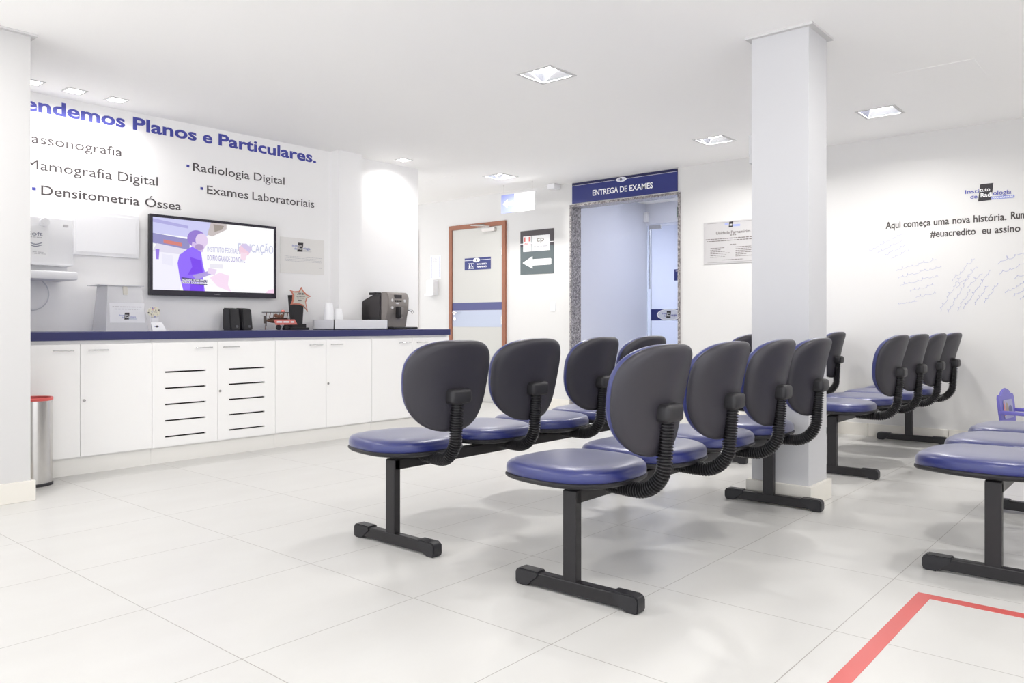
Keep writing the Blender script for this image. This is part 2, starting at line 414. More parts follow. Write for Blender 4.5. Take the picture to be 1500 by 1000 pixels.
area('lamp_light', t, (-4.0, 9.6, PZ - .02), .28, HALL_W * 4.5, (.86, .91, 1.0))

# ------------------------------------------------------------------ doors of the back wall
def wood_frame(n, a0, a1, b1, wd=.054):
    bm = BM()
    prism(bm, WB, rect(a0, a0 + wd, 0, b1), 0, .026); prism(bm, WB, rect(a1 - wd, a1, 0, b1), 0, .026); prism(bm, WB, rect(a0 + wd, a1 - wd, b1 - wd, b1), 0, .026)
    return struct(n, bm, WOOD)
d1 = wood_frame('door_1', -7.121, -6.168, 2.192)
def child(name, bm, m, parent, label=None, **k):
    o = obj(name, bm, m, parent, **k)
    if label: o['label'] = label
    return o
bm = BM(); prism(bm, WB, rect(-7.066, -6.223, .008, 2.137), 0, .012); leaf = child('door_leaf', bm, DOORW, d1)
bm = BM(); prism(bm, WB, rect(-7.066, -6.223, 1.124, 1.219), .0122, .0140); child('kick_band', bm, BANDB, leaf, 'slate blue band')
bm = BM(); prism(bm, WB, rect(-7.066, -6.223, .918, 1.122), .0122, .0136); child('push_panel', bm, PALEB, leaf, 'pale blue panel')
bm = BM()
tube(bm, [WB(-7.03, 1.095, .012), WB(-7.03, 1.095, .05), WB(-7.02, 1.095, .058), WB(-6.935, 1.092, .058)], .009, 10)
prism(bm, WB, oval(-7.03, 1.095, .024, .024), .012, .020); prism(bm, WB, oval(-7.02, 1.02, .018, .024), .012, .020)
child('lever_handle', bm, CHROME, leaf, smooth=40)
bm = BM()
for z in (1.83, 1.0, .25): tube(bm, [WB(-6.226, z - .05, .024), WB(-6.226, z + .05, .024)], .009, 10)
child('hinge', bm, STEEL, d1, smooth=40)
bm = BM(); prism(bm, WB, rrect(-6.53, -6.315, 2.075, 2.118, .012), .0125, .055, 0)
tube(bm, [WB(-6.40, 2.12, .05), WB(-6.40, 2.135, .05), WB(-6.64, 2.16, .12), WB(-6.50, 2.168, .03)], .008, 8)
child('door_closer', bm, mat('closer_grey', (196, 192, 188), .35, metal=.5), d1, 'grey door closer', smooth=40)
# restroom sign on the leaf
bm = BM(); prism(bm, WB, rect(-6.848, -6.411, 1.623, 1.771), .0122, .0165, 0); prism(bm, WB, rect(-6.848, -6.411, 1.740, 1.745), .0166, .0172, 1)
prism(bm, WB, oval(-6.645, 1.742, .058, .027), .0173, .018, 1); prism(bm, WB, rect(-6.652, -6.634, 1.728, 1.756), .0181, .0186, 2)
for s in rect(-6.79, -6.685, 1.635, 1.705), : 
    prism(bm, WB, [(-6.79, 1.637), (-6.685, 1.637), (-6.685, 1.640), (-6.79, 1.640)], .0166, .0172, 1); prism(bm, WB, [(-6.79, 1.704), (-6.685, 1.704), (-6.685, 1.707), (-6.79, 1.707)], .0166, .0172, 1)
    prism(bm, WB, [(-6.79, 1.64), (-6.787, 1.64), (-6.787, 1.704), (-6.79, 1.704)], .0166, .0172, 1); prism(bm, WB, [(-6.688, 1.64), (-6.685, 1.64), (-6.685, 1.704), (-6.688, 1.704)], .0166, .0172, 1)
prism(bm, WB, oval(-6.763, 1.694, .006, .006), .0166, .0172, 1); prism(bm, WB, [(-6.775, 1.643), (-6.751, 1.643), (-6.756, 1.686), (-6.770, 1.686)], .0166, .0172, 1)
prism(bm, WB, oval(-6.728, 1.698, .005, .005), .0166, .0172, 1); prism(bm, WB, [(-6.732, 1.692), (-6.725, 1.692), (-6.722, 1.672), (-6.703, 1.669), (-6.699, 1.652), (-6.705, 1.652), (-6.709, 1.664), (-6.730, 1.667)], .0166, .0172, 1)
tube(bm, [WB(-6.722 + .017 * math.cos(R(a)), 1.661 + .017 * math.sin(R(a)), .0168) for a in range(120, 330, 15)], .0018, 5, 1)
text(bm, WB, 'BANHEIRO', -6.64, -6.475, 1.682, .019, .0172, 1, .03); text(bm, WB, 'FEMININO', -6.64, -6.475, 1.648, .019, .0172, 1, .03)
child('restroom_sign', bm, [NAVY, WHITE, LOGK], leaf, 'navy restroom sign')
d2 = wood_frame('door_2', -8.67, -7.718, 2.187)
bm = BM(); prism(bm, WB, rect(-8.615, -7.773, .008, 2.132), 0, .012); child('door_leaf', bm, DOORW, d2)

# ------------------------------------------------------------------ things on the back wall
def wall_thing(name, label, cat, P, a, b, group=None): return thing(name, label, cat, P(a, b, 0), group)
t = wall_thing('notice_sheet', 'white paper notice with blue margins on the back wall left of the wooden door', 'notice', WB, -7.385, 1.535)
bm = BM(); prism(bm, WB, rect(-7.483, -7.288, 1.535, 1.841), .0, .003); sh = obj('sheet', bm, PAPER, t)
bm = BM(); lines(bm, WB, [(-7.43, -7.34, 1.80 - .012 * i, .005) for i in range(4)] + [(-7.45, -7.32, 1.73 - .018 * i, .003) for i in range(10)], .0034, 0, 4)
for a in (-7.468, -7.311): prism(bm, WB, rect(a, a + .010, 1.55, 1.826), .0032, .0036, 1)
obj('print', bm, [INKG, mat('margin_blue', (120, 126, 172), .6)], sh)
bm = BM()
prism(bm, WB, rrect(-7.475, -7.345, 1.335, 1.522, .02), 0, .085); prism(bm, WB, rrect(-7.495, -7.335, 1.322, 1.345, .008), 0, .10)
tag(obj('soap_dispenser', bm, PLASW, origin=WB(-7.41, 1.322), smooth=35), 'white sanitiser dispenser on the back wall below the paper notice', 'dispenser')

t = wall_thing('direction_sign', 'tall grey wall sign with white arrow pointing left beside the wooden door', 'sign', WB, -5.70, 1.533)
bm = BM(); prism(bm, WB, rect(-5.948, -5.456, 1.533, 1.855), 0, .006, 0); prism(bm, WB, rect(-5.948, -5.456, 1.855, 2.043), 0, .006, 1)
prism(bm, WB, rect(-5.948, -5.456, 1.889, 1.897), .0062, .0066, 2)
bd = obj('board', bm, [GREYS, GREYD, WHITE], t)
bm = BM(); prism(bm, WB, [(-5.913, 1.669), (-5.763, 1.742), (-5.763, 1.705), (-5.497, 1.705), (-5.488, 1.697), (-5.488, 1.642), (-5.497, 1.633), (-5.763, 1.633), (-5.763, 1.596)], .0062, .0075)
obj('arrow', bm, WHITE, bd)
bm = BM(); prism(bm, WB, rect(-5.902, -5.785, 1.798, 1.978), .0068, .009, 0); prism(bm, WB, rect(-5.777, -5.506, 1.798, 1.978), .0068, .009, 0)
for a0, a1, b0, b1 in ((-5.893, -5.868, 1.915, 1.968), (-5.818, -5.793, 1.915, 1.968), (-5.893, -5.885, 1.85, 1.895), (-5.80, -5.793, 1.85, 1.89), (-5.85, -5.838, 1.875, 1.897), (-5.86, -5.82, 1.85, 1.857), (-5.88, -5.862, 1.887, 1.897)):
    prism(bm, WB, rect(a0, a1, b0, b1), .0092, .0097, 1)
text(bm, WB, 'cp', -5.70, -5.592, 1.905, .058, .0096, 2, .01); lines(bm, WB, [(-5.75, -5.53, 1.842, .014), (-5.885, -5.80, 1.822, .006)], .0096, 3, 9)
obj('insert_panel', bm, [WHITE, REDS, mat('letter_taupe', (138, 132, 122), .5), INKG], bd)

t = wall_thing('overhead_sign', 'navy sign reading ENTREGA DE EXAMES above the granite opening', 'sign', WB, -4.54, 2.293)
bm = BM(); prism(bm, WB, rect(-5.191, -3.884, 2.293, 2.489), 0, .012, 0); prism(bm, WB, rect(-5.191, -3.884, 2.489, 2.519), 0, .012, 1)
bd = obj('board', bm, [NAVY, NAVYD], t)
bm = BM(); [text(bm, WB, q, a, b, 2.354, .060, .0135, 0, .02) for q, a, b in (('ENTREGA', -4.914, -4.584), ('DE', -4.562, -4.472), ('EXAMES', -4.445, -4.164))]
prism(bm, WB, rect(-5.191, -3.884, 2.4875, 2.4905), .0122, .0128, 0); obj('lettering', bm, WHITE, bd)
bm = BM(); prism(bm, WB, oval(-4.545, 2.487, .064, .026), .0129, .0136, 0); prism(bm, WB, oval(-4.545, 2.487, .052, .021), .0137, .0141, 1)
prism(bm, WB, rect(-4.56, -4.54, 2.474, 2.501), .0143, .0148, 2); prism(bm, WB, rect(-4.58, -4.52, 2.485, 2.489), .0143, .0147, 3)
obj('emblem', bm, [WHITE, mat('oval_grey', (214, 216, 226), .5), LOGK, LETB], bd)

PL0, PL1, PB0, PB1 = -3.597, -2.93, 1.539, 1.946
t = wall_thing('wall_plaque', 'silver engraved plaque reading Unidade Parnamirim on the back wall beside the pillar', 'plaque', WB, -3.26, PB0)
bm = BM(); prism(bm, WB, rect(PL0, PL1, PB0, PB1), 0, .008); pp = obj('plate', bm, SILV, t)
bm = BM(); cx = -3.285; k = .03
for a0, b0, a1, b1 in ((PL0 + .012 + k, PB0 + .012, PL1 - .012 - k, PB0 + .014), (PL0 + .012 + k, PB1 - .014, PL1 - .012 - k, PB1 - .012), (PL0 + .012, PB0 + .012 + k, PL0 + .014, PB1 - .012 - k), (PL1 - .014, PB0 + .012 + k, PL1 - .012, PB1 - .012 - k)):
    prism(bm, WB, rect(a0, a1, b0, b1), .008, .0086)
text(bm, WB, 'Unidade Parnamirim', -3.465, -3.118, 1.822, .028, .0088, 0, .012)
lines(bm, WB, [(-3.32, -3.26, 1.804, .008), (-3.575, -2.96, 1.775, .008), (-3.56, -2.97, 1.755, .008), (-3.32, -3.26, 1.715, .006)] + [(-3.525, -3.525 + wd, 1.688 - .0175 * i, .006) for i, wd in enumerate((.15, .11, .15, .20, .17, .15))]
      + [(-3.265, -3.265 + wd, 1.688 - .0175 * i, .006) for i, wd in enumerate((.2, .16, .17, .2, .11, .2))] + [(-3.40, -3.19, 1.570, .006)], .0086, 0, 7)
obj('engraving', bm, PRINT, pp)
bm = BM(); prism(bm, WB, [(-3.335, 1.882), (-3.295, 1.884), (-3.288, 1.938), (-3.328, 1.937)], .0082, .0092, 0)
prism(bm, WB, rect(-3.375, -3.335, 1.908, 1.926), .0082, .0088, 1); prism(bm, WB, rect(-3.294, -3.22, 1.888, 1.908), .0082, .0088, 1); prism(bm, WB, rect(-3.325, -3.30, 1.897, 1.915), .0093, .0097, 2)
obj('emblem', bm, [LOGK, mat('logo_pale_blue', (166, 176, 226), .5), SILV], pp)

bm = BM(); prism(bm, WB, rrect(-5.498, -5.43, 1.103, 1.206, .006), 0, .008); prism(bm, WB, rrect(-5.48, -5.448, 1.13, 1.18, .004), .008, .012)
tag(obj('light_switch', bm, PLASW, origin=WB(-5.46, 1.103)), 'white light switch on the back wall left of the granite opening', 'switch')

# the slogan, the logo and the signatures on the right half of the back wall
def lettering(label, P, words, base, cap, m, bold=0.0, bullet=None):
    """words: (word, a0, a1) or (word, a0, a1, tail): the measured span belongs to the word's tail only"""
    t = thing('wall_lettering', label, 'wall lettering', P(words[0][1], base, 0))
    for wd in words:
        s, a0, a1 = wd[:3]
        if len(wd) > 3:
            wdt = lambda q: (lambda v: max(v) - min(v))([x for x, y in glyphs(q, bold)[0]])
            a0 = a1 - (a1 - a0) / wdt(wd[3]) * wdt(s)
        bm = BM(); text(bm, P, s, a0, a1, base, cap, .0012, 0, bold); obj('word', bm, m, t)
    if bullet:
        bm = BM(); prism(bm, P, rect(*bullet), .0005, .0015); o = obj('bullet', bm, LETB, t); o['label'] = 'small blue square'
    return t
lettering('dark lettering reading Aqui começa uma nova história on the back wall', WB, [('Aqui', -1.926, -1.809), ('começa', -1.787, -1.582), ('uma', -1.56, -1.448), ('nova', -1.423, -1.299), ('história.', -1.276, -1.052)], 1.760, .056, LETD, .02)
lettering('bold dark word starting Rum cut by the right picture edge on the back wall', WB, [('Rumo', -1.023, -.885)], 1.764, .056, LETD, .03)
lettering('dark lettering reading #euacredito eu assino, the lower line on the back wall', WB, [('#euacredito', -1.586, -1.26), ('eu', -1.217, -1.157), ('assino', -1.132, -.961)], 1.664, .054, LETD, .02)
bm = BM(); logo(bm, WB, -1.166, 1.986, .336, 0, .0008)
tag(obj('wall_logo', bm, [LOGK, LETB, WHITE, mat('pill_blue', (150, 158, 214), .5)], origin=WB(-1.166, 1.92)), 'charcoal and blue clinic logo on the back wall above the dark slogan', 'logo')
def scribble(label, x, z, ang, widths, pitch, h, seed, m):
    rnd = random.Random(seed); ca, sa = math.cos(R(ang)), math.sin(R(ang))
    t = thing('handwritten_note', label, 'handwriting', WB(x, z, 0), 'visitor notes written on the back wall')
    P = Plane(WB(x, z, .0009), (ca, 0, sa), (-sa, 0, ca)); wdt = .0015
    for i, (off, wd) in enumerate(widths):
        a = off; pts = []
        while a < off + wd:
            l = min(rnd.uniform(2.0, 5.0) * h, off + wd - a + .01); n = max(6, int(l / h * 9)); ph = rnd.uniform(0, 6)
            for k in range(n):
                q = k / (n - 1); e = math.sin(math.pi * q) ** .4
                pts.append((a + q * l + e * .35 * h * math.cos(q * l / h * 5 + ph), -i * pitch + e * h * (.42 + .42 * math.sin(q * l / h * 5 + ph) * (.6 + .5 * math.sin(q * 9 + ph * 2)))))
            a += l + h * .9
        bm = BM(); prev = None
        for k, p in enumerate(pts):
            d = Vector(pts[min(k + 1, len(pts) - 1)]) - Vector(pts[max(k - 1, 0)])
            nr = Vector((-d.y, d.x)).normalized() * wdt if d.length > 1e-7 else Vector((0, wdt))
            cur = (bm.verts.new(P(p[0] + nr.x, p[1] + nr.y)), bm.verts.new(P(p[0] - nr.x, p[1] - nr.y)))
            if prev: bm.faces.new((prev[0], prev[1], cur[1], cur[0]))
            prev = cur
        obj('pen_line', bm, m, t)
scribble('pale handwritten note on the wall, leftmost, just below the start of the slogan', -2.06, 1.575, 26, [(0, .28), (.05, .22), (.10, .16), (.13, .14)], .048, .024, 1, INK)
scribble('pale handwritten note of five slanting lines between the pillar and the steep notes', -1.84, 1.40, 14, [(0, .30), (0, .32), (.0, .28), (.06, .18), (.09, .14)], .065, .030, 2, INK)
scribble('steep pale handwritten note of three lines in the middle of the signed wall', -1.50, 1.075, 62, [(-.02, .30), (.0, .32), (.04, .18)], .055, .028, 3, INK)
scribble('pale signature with a long upstroke right under the word euacredito', -1.42, 1.30, 48, [(.0, .22), (-.02, .2), (.03, .17)], .06, .034, 4, INK)
scribble('steep handwritten hashtag note of three lines right of the middle note', -1.345, 1.075, 58, [(.0, .34), (.07, .16), (.12, .16)], .050, .022, 5, INKD)
scribble('large blue handwritten note below the word assino near the right edge', -1.11, 1.42, 22, [(.0, .34), (-.02, .36), (.06, .30)], .075, .042, 6, INKD)
scribble('blue handwritten hashtag list of three short lines at the right edge', -1.06, 1.195, 30, [(.0, .26), (.03, .26), (.06, .22)], .048, .022, 7, INKD)
scribble('faint trailing pen stroke below the five-line note', -1.83, 1.12, 8, [(0, .14)], .06, .016, 8, INK)

# hanging direction sign in front of the passage on the left
HSP = Plane((0, 6.70, 0), (1, 0, 0))
t = thing('hanging_sign', 'blue and white sign hanging from ceiling hooks with a left arrow', 'sign', (-5.65, 6.70, 2.20))
bm = BM(); prism(bm, HSP, rect(-5.70, -5.405, 2.205, 2.41), -.005, .005, 0); bd = obj('board', bm, [WHITE], t)
bm = BM(); prism(bm, HSP, rect(-5.895, -5.70, 2.205, 2.41), -.005, .005, 0); prism(bm, HSP, [(-5.87, 2.308), (-5.80, 2.358), (-5.80, 2.332), (-5.725, 2.332), (-5.725, 2.285), (-5.80, 2.285), (-5.80, 2.258)], .0052, .006, 1)
obj('arrow_field', bm, [mat('sign_lilac', (142, 150, 206), .4), WHITE], bd)
for a in (-5.862, -5.445):
    bm = BM(); tube(bm, [HSP(a, 2.405), HSP(a, 2.508)], .0008, 6)
    tube(bm, [HSP(a + .008 * math.sin(R(q)), 2.516 + .008 * math.cos(R(q))) for q in range(180, 480, 30)], .0016, 6); obj('hook', bm, STEEL, t)
bm = BM(); box(bm, -5.46, -5.36, 6.98, 7.099, 2.47, 2.528, .006); tag(obj('alarm_detector', bm, PLASW, origin=(-5.41, 7.099, 2.47)), 'small white detector on the back wall just under the ceiling right of the hanging sign', 'detector')
bm = BM(); box(bm, -1.852, -1.816, 4.19, 4.33, 1.85, 2.01, .004); tag(obj('wall_box', bm, mat('box_grey', (206, 206, 208), .4), origin=(-1.816, 4.26, 1.85)), 'thin grey box on the far left side of the pillar near its top', 'box')

# ------------------------------------------------------------------ ceiling lamps
def downlight(x, y, label, spread=155):
    t = thing('ceiling_downlight', label, 'ceiling lamp', (x, y, CEIL), 'square recessed ceiling lamps')
    bm = BM(); a, b = HB, HB + .020
    for q in ((-b, b, -b, -a), (-b, b, a, b), (-b, -a, -a, a), (a, b, -a, a)): box(bm, x + q[0], x + q[1], y + q[2], y + q[3], CEIL - .005, CEIL + .002)
    obj('frame', bm, PAINTW, t)
    bm = BM(); c = .085; zt = CEIL + .09
    lo = [(x - a, y - a), (x + a, y - a), (x + a, y + a), (x - a, y + a)]; hi = [(x - c, y - c), (x + c, y - c), (x + c, y + c), (x - c, y + c)]
    vl = [bm.verts.new((*p, CEIL + .001)) for p in lo]; vh = [bm.verts.new((*p, zt)) for p in hi]
    for k in range(4): bm.faces.new((vl[k], vl[(k + 1) % 4], vh[(k + 1) % 4], vh[k]))
    bm.faces.new(vh); rf = obj('reflector', bm, REFL, t)
    for s in (-.045, .045):
        bm = BM(); tube(bm, [(x - .075, y + s, CEIL + .052), (x + .075, y + s, CEIL + .052)], .02, 12); obj('lamp_tube', bm, LAMPE, rf, smooth=40)
    area('lamp_light', t, (x, y, CEIL + .004), .21, DOWN_W, LAMP_COL, spread)
LB = ['square recessed ceiling lamp, the largest in view, above the middle of the room', 'square recessed ceiling lamp just left of the pillar near the back wall',
      'square recessed ceiling lamp above the hanging arrow sign', 'bright square recessed ceiling lamp right of the pillar'] + ['square recessed ceiling lamp outside the photographed part of the room'] * 8
for i, ((x, y), l) in enumerate(zip(BIG, LB)): downlight(x, y, l, 155 if i < 4 else 180)
SL = ['small square counter downlight half hidden by the stub wall on the left', 'small square counter downlight above the word endemos, second from the stub wall', 'small square counter downlight third from the stub wall, above the blue headline', 'small square downlight above the coffee machine, beyond the pilaster']
for (x, y), l in zip(SMALL, SL):
    t = thing('counter_downlight', l, 'ceiling lamp', (x, y, CEIL), 'small downlights over the counter')
    bm = BM(); a, b = HS, HS + .012
    for q in ((-b, b, -b, -a), (-b, b, a, b), (-b, -a, -a, a), (a, b, -a, a)): box(bm, x + q[0], x + q[1], y + q[2], y + q[3], CEIL - .004, CEIL + .002)
    obj('frame', bm, PAINTW, t)
    bm = BM(); box(bm, x - HS, x + HS, y - HS, y + HS, CEIL + .012, CEIL + .05); obj('lens', bm, LAMPS, t)
    area('lamp_light', t, (x, y, CEIL + .006), .08, SPOT_W, (1, .98, .97), 150)
# faint hatches in the ceiling
for i, (x, y, sx, sy, l) in enumerate(((-1.18, 5.55, .45, .45, 'square access hatch in the ceiling right of the bright lamp'), (-6.35, 6.0, .1, .05, 'tiny blank cover plate in the ceiling left of the hanging sign lamp'), (-6.0, 5.95, .1, .05, 'tiny blank cover plate in the ceiling beside the lamp over the hanging sign'))):
    bm = BM(); box(bm, x - sx / 2, x + sx / 2, y - sy / 2, y + sy / 2, CEIL - .0015, CEIL + .001)
    tag(obj('ceiling_hatch', bm, CEILM, origin=(x, y, CEIL)), l, 'hatch')

# ================================================================== LETTERING ON THE COUNTER WALL
lettering('bold blue headline along the top of the counter wall ending in Particulares', WL, [('Atendemos', 1.972, 2.55, 'ndemos'), ('Planos', 2.607, 3.103), ('e', 3.154, 3.236), ('Particulares.', 3.288, 4.229)], 2.405, .092, LETB, .028)
lettering('grey lettering ending in assonografia cut off by the stub wall, topmost of the left list', WL, [('Ultrassonografia', 1.930, 2.531, 'assonografia')], 2.187, .064, LETG, .005)
lettering('grey lettering reading Mamografia Digital, middle line of the left list', WL, [('Mamografia', 1.895, 2.458), ('Digital', 2.5, 2.793)], 2.008, .066, LETG)
lettering('grey lettering reading Densitometria Óssea with a blue square, above the television', WL, [('Densitometria', 1.99, 2.655), ('Óssea', 2.696, 2.977)], 1.841, .064, LETG, .005, (1.934, 1.957, 1.866, 1.885))
lettering('grey lettering reading Radiologia Digital with a blue square, upper line of the right list', WL, [('Radiologia', 3.073, 3.566), ('Digital', 3.607, 3.902)], 2.164, .064, LETG, .005, (3.020, 3.043, 2.185, 2.205))
lettering('grey lettering reading Exames Laboratoriais with a blue square, lower line of the right list', WL, [('Exames', 3.189, 3.556), ('Laboratoriais', 3.592, 4.208)], 1.998, .066, LETG, .005, (3.134, 3.157, 2.024, 2.044))

# ------------------------------------------------------------------ television
TP = Plane((XW + .062, 0, 0), (0, 1, 0))
ty0, ty1, tz0, tz1 = 2.703, 3.778, 1.172, 1.782
t = thing('television', 'flat wall-mounted television showing an interview above the counter', 'television', (XW, (ty0 + ty1) / 2, tz0))
bm = BM(); box(bm, XW + .03, XW + .060, ty0, ty1, tz0, tz1, .004); box(bm, XW + .002, XW + .03, 3.0, 3.5, 1.3, 1.65)
sy0, sy1, sz0, sz1 = ty0 + .022, ty1 - .022, tz0 + .043, tz1 - .021
obj('casing', bm, BLACKP, t)
bm = BM()
for q in ((ty0, ty1, tz0, sz0), (ty0, ty1, sz1, tz1), (ty0, sy0, sz0, sz1), (sy1, ty1, sz0, sz1)): prism(bm, TP, rect(*q), -.002, .004)
text(bm, TP, 'PHILIPS', 3.22, 3.265, tz0 + .016, .008, .0045, 1, .02)
obj('bezel', bm, [mat('bezel_black', (52, 50, 60), .25), mat('bezel_print', (150, 150, 158), .4)], t)
def tv_picture():
    cols = {}; order = []; bm = BM(); W = sy1 - sy0; H = sz1 - sz0; lay = [0]
    def ci(rgb):
        if rgb not in cols: cols[rgb] = len(order); order.append(emit('screen_%d_%d_%d' % rgb, rgb, 0.74))
        return cols[rgb]
    S = lambda a, b, c=0: TP(sy0 + a * W, sz0 + b * H, c)
    def pg(pts, rgb):
        lay[0] += .00012
        f = bm.faces.new([bm.verts.new(S(a, 1 - b, .0005 + lay[0])) for a, b in pts]); f.material_index = ci(rgb)
    def tx(s, a0, a1, b, cap, rgb, bold=.0):
        lay[0] += .00012
        text(bm, TP, s, sy0 + a0 * W, sy0 + a1 * W, sz0 + (1 - b) * H, cap * H, .0005 + lay[0], ci(rgb), bold)
    pg([(0, 0), (1, 0), (1, 1), (0, 1)], (254, 254, 255))
    pg([(0, 0), (.5, 0), (.42, .2), (.25, .24), (0, .22)], (206, 206, 246)); pg([(0, .02), (.27, .08), (.27, .12), (0, .07)], (176, 172, 226))
    pg([(0, .22), (.28, .27), (.28, .42), (.10, .38), (0, .36)], (146, 142, 196)); pg([(.08, .30), (.22, .33), (.22, .38), (.08, .35)], (214, 128, 120))
    pg([(.03, .36), (.28, .42), (.28, .5), (0, .47)], (226, 222, 240)); pg([(0, .47), (.28, .5), (.2, 1), (0, 1)], (244, 242, 254))
    pg([(.02, .44), (.05, .44), (.045, .58), (.025, .58)], (150, 120, 226)); pg([(.07, .5), (.15, .52), (.15, .66), (.07, .64)], (236, 234, 250))
    pg([(.45, 0), (.58, .0), (.58, .08), (.46, .2), (.42, .18)], (200, 190, 190)); pg([(.47, .02), (.56, .03), (.54, .09), (.48, .13)], (158, 148, 140))
    tx('INSTITUTO FEDERAL DE', .42, .72, .425, .075, (188, 186, 224), .01); tx('EDUCAÇÃO', .68, .995, .385, .12, (196, 198, 228), .005)
    tx('DO RIO GRANDE DO NORTE', .42, .74, .55, .075, (170, 160, 214), .01)
    pg([(.44, .6), (.55, .6), (.55, .66), (.44, .66)], (236, 234, 244))
    pg(oval(.335, .255, .075, .125), (150, 122, 210)); pg(oval(.375, .27, .05, .10), (228, 208, 240)); pg([(.30, .30), (.40, .36), (.38, .44), (.29, .41)], (214, 190, 236)); pg(oval(.355, .37, .035, .045), (178, 150, 200))
    pg([(.27, .40), (.30, .37), (.37, .44), (.385, .62), (.40, .72), (.385, .80), (.40, 1), (.23, 1), (.2, .8), (.185, .62), (.2, .5)], (146, 106, 252))
    pg([(.28, .52), (.37, .56), (.385, .74), (.26, .78), (.30, .66)], (122, 66, 240)); pg([(.29, .86), (.39, .86), (.39, 1), (.28, 1)], (122, 66, 240))
    pg([(.30, .78), (.44, .70), (.47, .74), (.33, .84)], (176, 158, 226)); pg([(.43, .66), (.50, .68), (.48, .76), (.42, .74)], (236, 216, 244))
    pg([(.44, .80), (.52, .72), (.60, .76), (.59, .90), (.62, 1.0), (.5, .92)], (250, 224, 246)); pg(oval(.735, .36, .05, .09), (244, 208, 226)); pg([(.70, .30), (.74, .26), (.80, .32), (.78, .40)], (214, 200, 236)); pg([(.70, .40), (.76, .40), (.74, .52), (.70, .50)], (248, 222, 238))
    pg([(.95, .95), (1, .93), (1, 1), (.92, 1)], (250, 216, 240))
    pg([(.215, .815), (.42, .84), (.42, .885), (.215, .86)], (60, 44, 110)); pg([(.215, .87), (.42, .895), (.42, .915), (.215, .895)], (60, 44, 110))
    tx('NOSSA E DO ALUNO E', .22, .42, .862, .03, (250, 250, 255), .03); tx('PASSAR DOS ENSINOS PARA', .215, .48, .90, .03, (250, 250, 255), .03)
    return bm, order
bm, order = tv_picture(); obj('screen', bm, order, t)

# plaque right of the television, white panel left of it
t = wall_thing('wall_notice', 'cream certificate with the clinic logo on the wall right of the television', 'notice', WL, 4.085, 1.40)
bm = BM(); prism(bm, WL, rect(3.857, 4.313, 1.40, 1.712), 0, .004); pp = obj('card', bm, CREAM, t)
bm = BM(); logo(bm, WL, 4.075, 1.632, .20, 0, .0045, True); obj('emblem', bm, [LOGK, mat('logo_soft_blue', (146, 152, 200), .5), CREAM, mat('pill_pale', (216, 214, 212), .5)], pp)
bm = BM(); lines(bm, WL, [(3.90, 4.285, 1.545 - .013 * i, .0035) for i in range(4)] + [(4.26, 4.285, 1.455, .004)], .0046, 0, 3); obj('print', bm, INKG, pp)
bm = BM(); box(bm, XW, XW + .03, 2.175, 2.640, 1.443, 1.760, .004); box(bm, XW + .03, XW + .034, 2.20, 2.615, 1.468, 1.735, .001)
tag(obj('wall_panel', bm, PLASW, origin=(XW, 2.4, 1.443)), 'blank white panel on the wall between water purifier and television', 'panel')

# water purifier behind the stub wall
t = thing('water_purifier', 'white wall-mounted water purifier half hidden by the stub wall', 'water purifier', (XW, 1.85, 1.24))
bm = BM(); box(bm, XW, XW + .235, 1.66, 2.115, 1.345, 1.668, .016, seg=3); bdy = obj('body', bm, PLASW, t, smooth=40)
bm = BM(); box(bm, XW, XW + .30, 1.66, 2.115, 1.250, 1.305, .010); box(bm, XW, XW + .15, 1.68, 2.10, 1.30, 1.35); obj('drip_tray', bm, PLASW, t, smooth=40)
FP = Plane((XW + .235, 0, 0), (0, 1, 0))
bm = BM(); prism(bm, FP, rrect(1.78, 1.955, 1.40, 1.60, .01), 0, .002, 0); text(bm, FP, 'Soft', 1.83, 1.92, 1.535, .026, .003, 1, .01)
for k in (0, 1):
    pts = [(1.80 + .013 * i, 1.488 - .014 * k + .007 * math.sin(i * .8)) for i in range(10)]
    prism(bm, FP, pts + [(a, b - .006) for a, b in pts[::-1]], .0022, .003, 1)
lines(bm, FP, [(1.86, 1.93, 1.425, .005), (1.86, 1.94, 1.415, .004), (1.84, 1.92, 1.522, .005)], .0026, 2, 2); obj('sticker', bm, [PAPER, mat('sticker_grey', (140, 142, 156), .5), INKG], bdy)
bm = BM(); prism(bm, FP, rrect(2.045, 2.075, 1.605, 1.622, .004), 0, .006); obj('tap_button', bm, SILV, bdy)
bm = BM(); lathe(bm, [(0, .02), (.028, .02), (.03, 0)], lambda q, r, w_: FP(1.93 + r * math.cos(q), 1.625 + r * math.sin(q), w_), 24); obj('dial', bm, PLASW, bdy, smooth=40)
bm = BM(); tube(bm, [(XW + .05, 2.02 - .10 + .10 * math.cos(R(a)), 1.16 + .11 * math.sin(R(a))) for a in range(80, -120, -12)], .004, 8); obj('water_hose', bm, mat('hose_grey', (214, 214, 218), .4), t, smooth=60)

